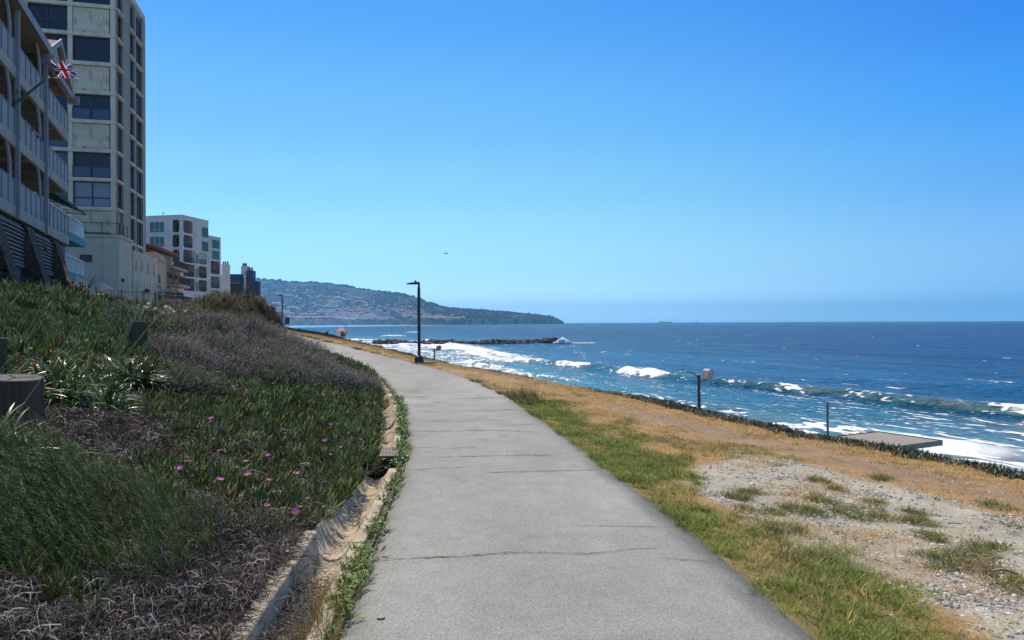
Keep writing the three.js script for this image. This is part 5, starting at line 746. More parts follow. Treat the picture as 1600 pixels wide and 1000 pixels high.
const SH = {
  ice: [0, 1, 2].map(() => fingers(GR, 8, 0.08, 0.0085, 1.25)), iceFar: fingers(GR, 9, 0.11, 0.0125, 1.15),
  hedge: fingers(GR, 9, 0.13, 0.013, 0.85),
  tuft: [0, 1, 2].map(() => strips(Array.from({ length: 14 }, () => blade(GR, 0.075 * (0.5 + GR()), 0.0022, 0.25 + 0.5 * GR(), 0.9, 3, 0.03 * GR())))),
  lawn: [0, 1].map(() => strips(Array.from({ length: 16 }, () => blade(GR, 0.05 * (0.4 + GR()), 0.0022, 0.4 + 0.6 * GR(), 0.8, 3, 0.05 * GR())))),
  dry: [0, 1].map(() => strips(Array.from({ length: 12 }, () => blade(GR, 0.06 * (0.5 + GR()), 0.0014, 0.6 + 0.7 * GR(), 0.5, 2, 0.05 * GR())))),
  tall: [0, 1].map(() => strips(Array.from({ length: 16 }, () => blade(GR, 0.22 * (0.5 + GR()), 0.0024, 0.1 + 0.5 * GR(), 0.9, 4, 0.03 * GR())))),
  litter: [0, 1, 2].map(() => strips(Array.from({ length: 9 }, () => { const a = GR() * 6.283, L = 0.05 + 0.10 * GR(), c = (GR() - 0.5) * 2.6, pts = []; let x = (GR() - 0.5) * 0.16, z = (GR() - 0.5) * 0.16, f = a; const y0 = GR() * 0.03, lift = GR() * 0.04; for (let i = 0; i <= 4; i++) { pts.push([x, y0 + lift * Math.sin(i / 4 * 3.14) + 0.015 * i / 4 * (GR() - 0.3), z]); x += Math.cos(f) * L / 4; z += Math.sin(f) * L / 4; f += c / 4; } return { pts, w: 0.0013 + 0.0026 * GR(), side: [Math.cos(a + 1.57) * 0.8, 0.6, Math.sin(a + 1.57) * 0.8] }; }))),
  twig: [0, 1].map(() => strips(Array.from({ length: 7 }, () => { const a = GR() * 6.283, L = 0.14 + 0.2 * GR(), c = (GR() - 0.5) * 2.2, pts = []; let x = (GR() - 0.5) * 0.15, z = (GR() - 0.5) * 0.15, f = a; const lift = 0.02 + GR() * 0.06; for (let i = 0; i <= 6; i++) { pts.push([x, 0.01 + lift * Math.sin(i / 6 * 3.14), z]); x += Math.cos(f) * L / 6; z += Math.sin(f) * L / 6; f += c / 6; } return { pts, w: 0.003, side: [Math.cos(a + 1.57) * 0.7, 0.7, Math.sin(a + 1.57) * 0.7] }; }))),
  // a stem with fine needles; the same with a dry flower spike
  sprig: [0, 1].map(() => { const l = []; const st = blade(GR, 0.30, 0.0024, 0.12, 0.25, 4); l.push(st); for (let i = 0; i < 26; i++) { const k = 0.12 + 0.88 * GR(), q = st.pts[Math.min(4, Math.floor(k * 4))], f = k * 4 % 1, q2 = st.pts[Math.min(4, Math.floor(k * 4) + 1)], c = q.map((v, j) => lerp(v, q2[j], f)), a = GR() * 6.283, L = 0.022 + 0.022 * GR(); l.push({ pts: [c, [c[0] + Math.cos(a) * L * 0.75, c[1] + L * 0.75, c[2] + Math.sin(a) * L * 0.75]], w: 0.0019, side: [-Math.sin(a), 0, Math.cos(a)] }); } return strips(l); }),
  spike: [0, 1].map(() => { const l = []; for (let m = 0; m < 7; m++) { const st = blade(GR, 0.24 + 0.12 * GR(), 0.0016, 0.15 + 0.5 * GR(), 0.25, 4); l.push(st); for (let i = 0; i < 10; i++) { const hd = i < 6, k = hd ? 0.82 + 0.18 * GR() : 0.8 * GR(), j = Math.min(3, Math.floor(k * 4)), f = k * 4 - j, c = st.pts[j].map((v, n) => lerp(v, st.pts[j + 1][n], f)), a = GR() * 6.283, L = hd ? 0.013 + 0.008 * GR() : 0.03; l.push({ pts: [c, [c[0] + Math.cos(a) * L, c[1] + L * 0.6, c[2] + Math.sin(a) * L]], w: hd ? 0.005 : 0.0018, side: [-Math.sin(a), 0, Math.cos(a)] }); } } return strips(l); }),
  strap: [0, 1, 2].map(() => strips(Array.from({ length: 9 }, () => blade(GR, 0.42 * (0.65 + 0.5 * GR()), 0.013, 0.15 + 0.45 * GR(), 1.5, 7, 0.03)))),
  weed: [0, 1].map(() => strips(Array.from({ length: 14 }, () => { const b = blade(GR, 0.06 * (0.5 + GR()), 0.009, 0.5 + 0.7 * GR(), 0.6, 3, 0.05 * GR()); b.pts.forEach((q) => { q[1] += 0.03 * GR(); }); return b; }))),
  twiggy: [0, 1].map(() => { const l = []; for (let m = 0; m < 5; m++) { const st = blade(GR, 0.5 * (0.6 + 0.5 * GR()), 0.003, 0.1 + 0.5 * GR(), 0.35, 5); l.push(st); for (let i = 0; i < 22; i++) { const k = 0.2 + 0.8 * GR(), j = Math.min(4, Math.floor(k * 5)), f = k * 5 - j, c = st.pts[j].map((v, n) => lerp(v, st.pts[j + 1][n], f)), a = GR() * 6.283, L = 0.03 + 0.03 * GR(); l.push({ pts: [c, [c[0] + Math.cos(a) * L, c[1] + L * 0.5, c[2] + Math.sin(a) * L]], w: 0.010, side: [-Math.sin(a), 0.3, Math.cos(a)] }); } } return strips(l); }),
};
const leafM = (more = {}) => MP([1, 1, 1], 0.6, { transmission: 0.22, specularIntensity: 0.5, ...more }), fleshM = MP([1, 1, 1], 0.38, { specularIntensity: 0.5, transmission: 0.2 }), dryM = M([1, 1, 1], 0.85);
// spread copies over a range of s and t: density(s, t) per square metre (at most `most`), one row each
function sow(seed, [s0, s1], [t0, t1], most, density, row) {
  const R = random(seed), rows = [], n = Math.round((s1 - s0) * (t1 - t0) * most);
  for (let i = 0; i < n; i++) { const s = s0 + (s1 - s0) * R(), t = t0 + (t1 - t0) * R(), k = density(s, t) / most, c = R(); if (c < k) { const q = row(s, t, R, c / k); if (q) rows.push(q); } }
  return rows;
}
const tint = (R, a, b, k = 0.25) => { const c = mixv(a, b, R()), m = 1 - k + 2 * k * R(); return c.map((v) => v * m); };
const deal = (name, shapes, material, rows, parent) => { const list = [shapes].flat(); list.forEach((g, i) => { const part_ = rows.filter((_, j) => j % list.length === i); if (part_.length) scatter(name, g, material, part_, parent); }); };

/* ---------- what grows and lies on the verge ---------- */
{
  const gM = leafM({ transmission: 0.3 });
  const lawn = thing('verge_grass', 'green grass strip along the right edge of the path', 'grass', [0, 0, 0]); lawn.userData.kind = 'stuff';
  const rowG = (scale, a, b, up = 0) => (s, t, R) => { const [x, y, z] = put(s, t, up), k = scale * (0.6 + 0.8 * R()); return [x, y, z, R() * 6.28, 0, k, k * (0.75 + 0.6 * R()), k, ...tint(R, a, b)]; };
  deal('grass', SH.lawn, gM, sow(1, [0.6, 15], [1.2, 3.2], 1500, (s, t) => 1500 * Math.max(greenAt(s, t) * (0.45 + 0.55 * sstep(0.3, 0.55, fbm(s * 4, t * 4, 3))), 0) * (1 - 0.5 * sstep(8, 14, s)), rowG(0.9, [0.16, 0.225, 0.022], [0.34, 0.36, 0.065], -0.01)), lawn);
  deal('grass', SH.tuft, gM, sow(2, [0.6, 15], [1.2, 3.0], 420, (s, t) => 420 * greenAt(s, t) * sstep(0.45, 0.66, fbm(s * 2.3 + 9, t * 2.3, 3)), rowG(1.0, [0.10, 0.18, 0.018], [0.25, 0.29, 0.05], -0.01)), lawn);
  deal('grass', SH.tall, gM, sow(3, [14.2, 16.2], [1.15, 2.0], 90, (s, t) => 90 * (1 - sstep(0.5, 0.9, t - 1.15)), rowG(0.75, [0.08, 0.12, 0.025], [0.17, 0.17, 0.06], -0.01)), lawn);
  deal('grass', SH.tuft, gM, sow(4, [15, 62], [1.05, 1.75], 130, (s, t) => 130 * sstep(0.5, 0.7, fbm(s * 0.9 + 60, t * 0.3, 3)) * sstep(1.75, 1.2, t), (s, t, R) => { const [x, y, z] = put(s, Math.max(t, 1.16), -0.01), k = (1.0 + s * 0.02) * (0.6 + 0.8 * R()); return [x, y, z, R() * 6, 0, k, k, k, ...tint(R, [0.09, 0.12, 0.03], [0.2, 0.19, 0.07])]; }), lawn);
  deal('grass', SH.lawn, gM, sow(5, [2.5, 13], [1.7, 6.5], 1300, (s, t) => 1300 * tuftAt(s, t), rowG(0.95, [0.10, 0.14, 0.02], [0.25, 0.25, 0.07], -0.012)), lawn);
  deal('grass', SH.lawn, gM, sow(17, [2, 17], [1.3, 6.5], 500, (s, t) => 500 * patchAt(s, t) * (1 - gravelAt(s, t) * 0.7), rowG(0.8, [0.13, 0.15, 0.03], [0.28, 0.25, 0.08], -0.012)), lawn);
  const straw = thing('dry_grass', 'short straw-coloured dry grass over the verge', 'dry grass', [0, 0, 0]); straw.userData.kind = 'stuff';
  deal('straw', SH.dry, dryM, sow(6, [1.5, 18], [1.3, 7.5], 520, (s, t) => { const e = edge(s); if (t > e - 0.05) return 0; return 520 * clamp((1 - gravelAt(s, t)) * (1 - 0.9 * trailAt(s, t)) * (1 - 0.75 * greenAt(s, t)) * (1 - 0.55 * sstep(13, 18, s)) * (0.25 + 0.75 * sstep(0.35, 0.6, fbm(s * 1.7 + 4, t * 1.7, 4))) + gravelAt(s, t) * (0.08 + 0.75 * sstep(0.54, 0.66, fbm(s * 1.9 + 33, t * 1.9, 4)))); }, rowG(1.05, [0.44, 0.26, 0.085], [0.60, 0.43, 0.18], -0.012)), straw);
  deal('straw', SH.dry, dryM, sow(7, [17, 72], [1.3, 3.7], 150, (s, t) => { const e = edge(s); if (t > e) return 0; return 150 * clamp(0.12 + 0.5 * sstep(0.5, 0.66, fbm(s * 1.0, t * 1.6, 3)) + 0.9 * sstep(0.8, 0.2, e - t)); }, (s, t, R) => { const [x, y, z] = put(s, t, -0.01), k = (1.2 + s * 0.015) * (0.6 + 0.8 * R()); return [x, y, z, R() * 6, 0, k, k, k, ...tint(R, [0.40, 0.25, 0.09], [0.50, 0.36, 0.16])]; }), straw);
  deal('straw', SH.tuft, dryM, sow(8, [2, 20], [1.3, 7], 60, (s, t) => { const e = edge(s); if (t > e - 0.05) return 0; return 60 * clamp((1 - trailAt(s, t)) * sstep(0.55, 0.7, fbm(s * 1.3 + 70, t * 1.3, 3)) * (1 - gravelAt(s, t) * 0.8) + 0.7 * sstep(0.55, 0.2, e - t)); }, rowG(0.85, [0.40, 0.26, 0.08], [0.42, 0.33, 0.12], -0.012)), straw);
  const R0 = random(99), stones = [0, 1, 2, 3].map((i) => rock(1, 40 + i, 1, 0.42)), tone = tones([[0.50, 0.47, 0.42], [0.36, 0.34, 0.31], [0.62, 0.60, 0.56], [0.27, 0.26, 0.25], [0.42, 0.35, 0.27], [0.19, 0.19, 0.19], [0.55, 0.46, 0.36]]);
  const gravel = thing('loose_gravel', 'loose pale gravel scattered over the bare patch of verge', 'gravel', [0, 0, 0]); gravel.userData.kind = 'stuff';
  const rowS = (lo, hi) => (s, t, R) => { const k = lo + (hi - lo) * R() ** 3.2, [x, y, z] = put(s, t, k * 0.12); return [x, y, z, R() * 6, R() * 0.5 - 0.25, k * (0.8 + 0.6 * R()), k * (0.7 + 0.3 * R()), k, ...tone()]; };
  const lump = (s, t) => 0.12 + 0.88 * sstep(0.42, 0.58, fbm(s * 1.5 + 13, t * 1.7, 4));
  deal('stone', stones, M([1, 1, 1], 0.95, { flatShading: true }), sow(9, [1.5, 9.6], [1.7, 6.6], 3600, (s, t) => (t > edge(s) - 0.5 ? 0 : 3600 * gravelAt(s, t) * lump(s, t) * (1 - 0.6 * sstep(6, 9, s))), rowS(0.004, 0.016)), gravel);
  deal('stone', stones, M([1, 1, 1], 0.95, { flatShading: true }), sow(10, [1.5, 9.6], [1.7, 6.6], 24, (s, t) => (t > edge(s) - 0.5 ? 0 : 24 * gravelAt(s, t) * lump(s, t)), rowS(0.014, 0.034)), gravel);
  deal('stone', stones, M([1, 1, 1], 0.95, { flatShading: true }), sow(12, [1.5, 15], [1.3, 6.6], 60, (s, t) => (t > edge(s) - 0.2 ? 0 : 60 * (1 - gravelAt(s, t)) * 0.5), rowS(0.004, 0.016)), gravel);
  // hedge of fleshy grey-green plants along the brink
  const hedge = thing('iceplant_hedge', 'low dark grey-green succulent hedge along the brink of the bluff', 'hedge', [0, 0, 0]); hedge.userData.kind = 'stuff';
  const patch = (s) => 1 - 0.85 * sstep(0.5, 0.62, fbm(s * 0.35 + 12, 2, 2)) * sstep(15, 20, s) * (1 - sstep(40, 46, s));
  const hg = (s, t, R) => { const e = edge(s), a = t - e, [x, y, z] = put(s, t, -0.02), far = 1 + sstep(14, 60, s) * 0.7, hgt = (0.95 + 0.5 * noise(s * 3, t * 3)) * far * (0.55 + 0.6 * sstep(-0.12, 0.35, a)) * (0.5 + 0.5 * patch(s)) * 0.62 * (1 - 0.3 * sstep(14, 20, s)) * (1 + 1.1 * sstep(46, 60, s)); return [x, y + 0.05 * hgt * R(), z, R() * 6.28, (R() - 0.5) * 0.5, far * (0.8 + 0.5 * R()), hgt * (0.8 + 0.5 * R()), far * (0.8 + 0.5 * R()), ...tint(R, [0.060, 0.078, 0.042], [0.125, 0.14, 0.085], 0.3)]; };
  const side = (f) => sow(f[0], f[1], [-0.18, f[3] ?? 1.7], f[2], (s, a) => f[2] * sstep(-0.16, 0.08, a + (fbm(s * 1.4, 5, 3) - 0.5) * 0.25) * clamp(patch(s) + 0.1), (s, a, R) => hg(s, edge(s) + a, R));
  deal('leaves', SH.hedge, fleshM, [...side([13, [2, 16], 330]), ...side([14, [16, 40], 150]), ...side([15, [40, 120], 70, 2.6])], hedge);
  deal('leaves', SH.hedge, fleshM, sow(16, [44, 110], [0.1, 1.6], 60, (s) => 60 * sstep(52, 62, s), (s, a, R) => { const [x, y, z] = put(s, edge(s) - 0.15 + a, 0); const k = 1.5 * (0.7 + 0.6 * R()); return [x, y, z, R() * 6, 0, k, k * 1.15, k, ...tint(R, [0.045, 0.065, 0.025], [0.10, 0.115, 0.04], 0.3)]; }), hedge);
  // dead palm leaf on the gravel
  const [fx, fz] = onPath(1556, 892), [fs, ft] = along(fx, fz), fr = thing('palm_leaf', 'dry brown fan-shaped palm leaf fallen on the gravel', 'palm leaf', put(fs, ft, 0.015), 2.4), PR = random(6);
  for (let i = 0; i < 11; i++) { const a = -1.05 + i * 0.21, L = 0.18 + 0.07 * PR(), c = Math.cos(a), s = Math.sin(a), pts = [0, 1, 2, 3, 4].map((k) => [c * L * k / 4, 0.01 + (0.02 + 0.07 * ((i * 7) % 5) / 4) * Math.sin(k / 4 * 2.6), s * L * k / 4]); part('leaflet', strips([{ pts, w: 0.0055, side: [-s * 0.75, 0.6, c * 0.75] }]), M([0.17 + 0.08 * PR(), 0.115, 0.065], 0.9), fr); }
  part('stalk', tube([[0, 0.02, 0], [-0.06, 0.04, 0.01], [-0.13, 0.02, 0.03]], 0.009, 8, 6), M([0.3, 0.2, 0.1], 0.9), fr);
}
/* ---------- what grows on the bank ---------- */
function bankHit(px, py, h = 0.05) {                  // where the line of sight through a measured place meets the bank -> [s, t]
  const a = spot(px, py, 1), dx = a[0], dy = a[1] - 1.6, dz = a[2]; let s, t;
  for (let d = 1.6; d < 80; d += 0.06 + d * 0.012) { [s, t] = along(dx * d, dz * d); if (1.6 + dy * d < ground(s, t) + h) break; }
  return [s, t];
}
const area = (pts, h) => pts.map(([x, y]) => bankHit(x, y, h));
function within(poly, s, t) { let c = false; for (let i = 0, j = poly.length - 1; i < poly.length; j = i++) { const [a, b] = poly[i], [p, q] = poly[j]; if (b > t !== q > t && s < ((p - a) * (t - b)) / (q - b) + a) c = !c; } return c; }
const soft = (poly, s, t, k = 0.25) => within(poly, s + (fbm(s * 2, t * 2, 2) - 0.5) * k * 2, t + (fbm(s * 2 + 9, t * 2, 2) - 0.5) * k * 2);
const litterA = area([[-160, 1080], [372, 1080], [470, 882], [425, 845], [380, 835], [315, 812], [285, 770], [262, 800], [230, 860], [150, 905], [70, 960], [-60, 905], [-260, 900]], 0.02);
const litterB = area([[48, 655], [110, 640], [190, 650], [258, 668], [262, 700], [225, 720], [120, 705], [30, 712], [-60, 720], [-60, 670]], 0.05);
const weedy = area([[300, 800], [420, 790], [480, 800], [505, 850], [470, 885], [420, 868], [330, 835]], 0.05);
const lavender = area([[244, 530], [275, 510], [330, 490], [420, 500], [452, 524], [500, 560], [545, 580], [500, 600], [430, 588], [400, 600], [330, 592], [250, 600], [232, 570]], 0.25);
const patchNear = area([[-160, 775], [50, 770], [105, 830], [150, 925], [95, 965], [20, 905], [-160, 890]], 0.1);
const strapZone = area([[-20, 560], [60, 545], [150, 535], [232, 545], [236, 590], [180, 625], [120, 640], [30, 650], [-40, 660]], 0.2);
{
  const carpet = thing('ice_plant', 'dense green ice plant carpet with magenta daisies covering the bank', 'ground cover', [0, 0, 0]); carpet.userData.kind = 'stuff';
  const open = (s, t) => { const a = -t - 1.63; if (s > 5.5 && a < 0.45 && a > -0.1 && (s < 7.4 || s > 7.9)) return sstep(-0.13, 0.0, a + (fbm(s * 1.7, 3, 3) - 0.5) * 0.25) * (0.6 + 0.4 * sstep(0.3, 0.5, fbm(s * 1.6, t * 1.6, 3))); if (soft(patchNear, s, t, 0.1)) return 1.1; let k = sstep(-0.13, 0.02, a + (fbm(s * 1.7, 3, 3) - 0.5) * 0.22 - 0.06 * sstep(4.5, 5.5, s)) * (s < 5.6 && a < 0.16 ? 0 : 1); if (soft(litterA, s, t)) k *= 0.0; else if (soft(litterB, s, t)) k *= 0.07; else if (soft(weedy, s, t)) k *= 0.22; else if (within(strapZone, s, t)) k *= 0.15; else if (within(lavender, s, t)) k *= 0.55; for (const [a2, b2, r] of POSTS) if (Math.hypot(a2 - s, b2 - t) < r + 0.06) k = 0; return k * (0.3 + 0.7 * sstep(0.36, 0.52, fbm(s * 2.2 + 4, t * 2.2, 3))); };
  const row = (k0, up) => (s, t, R) => { const [x, , z] = put(s, t), y = t > -1.66 ? base(s) + 0.07 : ground(s, t), k = k0 * (0.7 + 0.6 * R()) * (0.8 + 0.5 * fbm(s * 1.2, t * 1.2, 2)), q = R(), c = q < 0.03 ? tint(R, [0.26, 0.13, 0.04], [0.24, 0.09, 0.035]) : q < 0.09 ? tint(R, [0.14, 0.14, 0.04], [0.12, 0.13, 0.05]) : q < 0.55 ? tint(R, [0.065, 0.092, 0.014], [0.12, 0.15, 0.024], 0.3) : tint(R, [0.20, 0.235, 0.065], [0.33, 0.34, 0.13], 0.3); return [x, y + up * R() - 0.01, z, R() * 6.28, (R() - 0.5) * 1.3, k, k * (0.85 + 0.4 * R()), k, ...c]; };
  deal('leaves', SH.ice, fleshM, sow(20, [2.2, 9], [-5.5, -1.52], 400, (s, t) => 400 * open(s, t), row(1.15, 0.07)), carpet);
  deal('leaves', SH.ice, fleshM, sow(21, [9, 18], [-9, -1.52], 190, (s, t) => 190 * open(s, t), row(1.35, 0.08)), carpet);
  deal('leaves', SH.iceFar, fleshM, [...sow(22, [4, 30], [-20, -5.5], 75, (s, t) => (s < 18 && t > -9 && s > 9 ? 0 : 75 * open(s, t)), row(1.7, 0.12)), ...sow(23, [18, 60], [-7, -1.5], 80, (s, t) => 80 * open(s, t), row(1.6, 0.14)), ...sow(24, [26, 90], [-28, -7], 18, (s, t) => 18 * open(s, t), row(2.8, 0.25)), ...sow(25, [-1, 4], [-9, -4], 90, (s, t) => 90 * open(s, t), row(1.3, 0.1))], carpet);
  // magenta daisies
  const petals = () => { const l = []; for (let i = 0; i < 26; i++) { const a = i / 26 * 6.283, L = 0.026 + 0.008 * hash(i, 4); l.push({ pts: [0.004, 0.012, 0.021, L].map((r, k) => [Math.cos(a) * r, 0.002 + 0.005 * k - 0.003 * (k === 3), Math.sin(a) * r]), w: 0.0032, side: [-Math.sin(a), 0.15, Math.cos(a)] }); } return strips(l); };
  const pg = petals(), cg = new THREE.SphereGeometry(0.008, 10, 6).scale(1, 0.6, 1).translate(0, 0.006, 0), pm = MP([0.50, 0.045, 0.42], 0.7, { transmission: 0.25 }), cm = M([0.62, 0.45, 0.09], 0.9), FRn = random(55);
  for (const [px, py, k] of [[336, 610, 1], [369, 611, 1.1], [426, 599, 1], [499, 600, 1], [435, 638, 1.1], [465, 645, 1.1], [450, 650, 0.9], [538, 638, 0.9], [330, 658, 1.1], [344, 669, 1.2], [516, 666, 1], [528, 663, 0.8], [507, 692, 1.1], [549, 685, 0.7], [564, 690, 0.8], [532, 700, 0.9], [346, 706, 1.1], [386, 726, 1.1], [388, 742, 1.2], [342, 756, 1.3], [419, 714, 0.9], [463, 744, 1.2], [420, 753, 1.1], [507, 753, 1], [463, 801, 1.2], [419, 790, 0.9], [296, 726, 1.4], [280, 734, 1.2], [262, 660, 0.8], [333, 689, 0.7], [337, 620, 0.8], [371, 732, 0.7], [480, 787, 0.8], [516, 712, 0.7], [410, 580, 1], [470, 592, 0.8], [520, 622, 0.7]]) {
    const [s, t] = bankHit(px, py, 0.13), q = put(s, t, 0.125), f = part('flower', pg, pm, carpet); f.position.set(...q); f.rotation.set(0.35 + (FRn() - 0.5) * 0.9, FRn() * 6, (FRn() - 0.5) * 0.8); f.scale.setScalar(k * 0.95); part('centre', cg, cm, f);
  }
  const yel = M([0.65, 0.42, 0.03], 0.8), yg = strips(Array.from({ length: 9 }, (_, i) => { const a = i * 0.7; return { pts: [[0, 0, 0], [Math.cos(a) * 0.008, 0.003, Math.sin(a) * 0.008], [Math.cos(a) * 0.014, 0.004, Math.sin(a) * 0.014]], w: 0.004, side: [-Math.sin(a), 0, Math.cos(a)] }; }));
  for (const [px, py] of [[548, 718], [505, 800], [470, 797], [450, 866], [390, 745], [302, 583], [303, 595], [612, 720], [606, 675], [232, 594], [467, 796]]) { const [s, t] = bankHit(px, py, 0.12), f = part('yellow_flower', yg, yel, carpet); f.position.set(...put(s, t, 0.13)); f.rotation.set(0.3, px, 0.2); f.scale.setScalar(0.75); }
}
{ // dry litter
  const litter = thing('dry_litter', 'grey-brown curled dry leaves and twigs littering the bank by the gutter', 'leaf litter', [0, 0, 0]); litter.userData.kind = 'stuff';
  const tone = tones([[0.16, 0.13, 0.108], [0.095, 0.075, 0.063], [0.24, 0.21, 0.18], [0.07, 0.055, 0.047], [0.19, 0.14, 0.10], [0.33, 0.30, 0.265], [0.045, 0.037, 0.033]]);
  const row = (k0, up) => (s, t, R) => { const [x, y, z] = put(s, t, up * R()), k = k0 * (0.7 + 0.7 * R()); return [x, y, z, R() * 6.28, (R() - 0.5) * 0.5, k, k * 1.2, k, ...tone()]; };
  const dA = (s, t) => (soft(litterA, s, t) ? 1 : soft(litterB, s, t) ? 1 : within(strapZone, s, t) ? 0.25 : soft(weedy, s, t) ? 0.3 : 0.14) * (-t > 1.65 && !within(patchNear, s, t) ? 1 : 0);
  deal('leaves', SH.litter, dryM, sow(30, [2.2, 8.5], [-5.5, -1.66], 800, (s, t) => 800 * dA(s, t), row(0.95, 0.05)), litter);
  deal('twigs', SH.twig, dryM, sow(31, [2.2, 8.5], [-5.5, -1.66], 90, (s, t) => 90 * dA(s, t), row(0.9, 0.06)), litter);
  const inGutter = (s, t, R) => { const [x, z] = at(s, t), y = base(s) - 0.10 + 0.15 * R() * sstep(-1.4, -1.6, t) + 0.03 * R(), k = 0.6 + 0.6 * R(); return [x, y, z, R() * 6, (R() - 0.5) * 0.4, k, k, k, ...tone()]; };
  deal('leaves', SH.litter, dryM, sow(32, [3.2, 5.0], [-1.60, -1.36], 420, (s) => 420 * sstep(3.5, 3.9, s) * sstep(5.0, 4.4, s), inGutter), litter); deal('twigs', SH.twig, dryM, sow(33, [3.2, 5.1], [-1.64, -1.36], 260, (s) => 260 * sstep(3.4, 3.8, s) * sstep(5.1, 4.5, s), inGutter), litter);
  deal('leaves', SH.litter, dryM, sow(34, [5, 24], [-1.60, -1.38], 60, () => 60, (s, t, R) => { const q = inGutter(s, t, R); q[1] = base(s) - 0.085; return q; }), litter);
}
{ // weeds between the gutter and the asphalt, and grass along the kerb
  const weeds = thing('gutter_weeds', 'bright green weeds sprouting between the gutter and the asphalt edge', 'weeds', [0, 0, 0]); weeds.userData.kind = 'stuff';
  const clump = (s) => table([[1, 0.9], [3.4, 0.9], [3.7, 0.3], [4.0, 0.5], [4.7, 1], [5.6, 0.9], [6.2, 0.35], [7, 0.7], [8, 0.5], [8.8, 0.9], [9.4, 1], [11.0, 1], [11.4, 0.3], [11.8, 1], [14.5, 1], [16, 0.55], [19, 0.6], [24, 0.3], [30, 0.1]], s) * (0.35 + 0.65 * sstep(0.38, 0.56, fbm(s * 2.6, 8, 3)));
  const row = (k0, a, b, up = 0.0) => (s, t, R) => { const [x, z] = at(s, t), k = k0 * (0.6 + 0.8 * R()) * (1 + 0.3 * sstep(8, 12, s)); return [x, base(s) - 0.01 + up * R(), z, R() * 6.28, (R() - 0.5) * 0.3, k, k * (0.8 + 0.5 * R()), k, ...tint(R, a, b)]; };
  const width = (s, t) => sstep(0.03 + 0.09 * clump(s), 0.01, Math.abs(t + 1.215));
  deal('leaves', SH.weed, leafM({ transmission: 0.3 }), sow(40, [2.6, 27], [-1.34, -1.06], 420, (s, t) => 360 * Math.pow(clump(s), 1.6) * width(s, t), row(0.75, [0.08, 0.16, 0.025], [0.18, 0.24, 0.055], 0.035)), weeds);
  deal('grass', SH.tuft, leafM({ transmission: 0.3 }), sow(41, [2.6, 27], [-1.32, -1.08], 260, (s, t) => 200 * Math.pow(clump(s), 1.4) * width(s, t), row(0.75, [0.11, 0.16, 0.035], [0.22, 0.23, 0.075])), weeds);
  deal('grass', SH.tall, leafM({ transmission: 0.25 }), [...sow(42, [3.55, 4.25], [-1.40, -1.16], 150, () => 150, row(0.62, [0.34, 0.22, 0.05], [0.22, 0.19, 0.05])), ...sow(43, [4.7, 8.4], [-1.62, -1.36], 16, () => 16, (s, t, R) => { const q = row(0.5, [0.1, 0.12, 0.04], [0.2, 0.17, 0.08])(s, t, R); q[1] -= 0.08; return q; })], weeds);
  const kerb = thing('bank_grass', 'loose mixed grass and low weeds on the bank edge beside the gutter', 'grass', [0, 0, 0]); kerb.userData.kind = 'stuff';
  const rk = (k0, a, b) => (s, t, R) => { const [x, y, z] = put(s, t, 0), k = k0 * (0.6 + 0.8 * R()); return [x, y, z, R() * 6.28, 0, k, k * (0.8 + 0.4 * R()), k, ...tint(R, a, b)]; };
  deal('grass', SH.tall, leafM(), [...sow(44, [4, 8], [-4, -1.72], 110, (s, t) => (soft(weedy, s, t) ? 110 : 0), rk(0.75, [0.06, 0.085, 0.028], [0.17, 0.16, 0.07])), ...sow(45, [5, 9], [-2.3, -1.68], 60, (s, t) => 60 * sstep(-2.2, -1.8, t), rk(0.7, [0.05, 0.08, 0.03], [0.12, 0.13, 0.05])), ...sow(46, [2, 9], [-5, -1.72], 5, () => 5, rk(0.8, [0.05, 0.08, 0.03], [0.2, 0.18, 0.09]))], kerb);
  deal('leaves', SH.weed, leafM(), sow(47, [3.5, 8], [-4, -1.72], 60, (s, t) => (soft(weedy, s, t) ? 60 : 0), rk(1, [0.06, 0.10, 0.03], [0.14, 0.17, 0.09])), kerb);
}
/* bushes: shoots that start inside a low dome and lean outwards */
function dome(seed, n, [s, t], r, h, k0, color, { squash = 1, lean = 0.75, inner = 0.45, turn } = {}) {
  const R = random(seed), rows = [], [cx, cz] = at(s, t);
  for (let i = 0; i < n; i++) {
    const a = R() * 6.283, q = Math.sqrt(R()), lobe = 0.72 + 0.5 * noise(Math.cos(a) * 1.7 + seed, Math.sin(a) * 1.7 + seed * 3), rr = r * q * lobe, x = cx + Math.cos(a) * rr, z = cz + Math.sin(a) * rr * squash, [s2, t2] = [s - (z - cz), t + (x - cx)];
    const top = h * Math.sqrt(Math.max(0.03, 1 - q * q * 0.95)) * (0.75 + 0.5 * fbm(x * 2.2 + 50, z * 2.2, 3)), k = k0 * (0.7 + 0.6 * R()), y = ground(s2, t2) + Math.max(0, top - 0.26 * k) * (inner + (1 - inner) * R());
    const tilt = lean * q * (0.5 + R()); rows.push([x, y, z, (turn ?? -a + Math.PI / 2) + (R() - 0.5) * 1.2, tilt, k, k, k, ...color(R, q)]);
  }
  return rows;
}
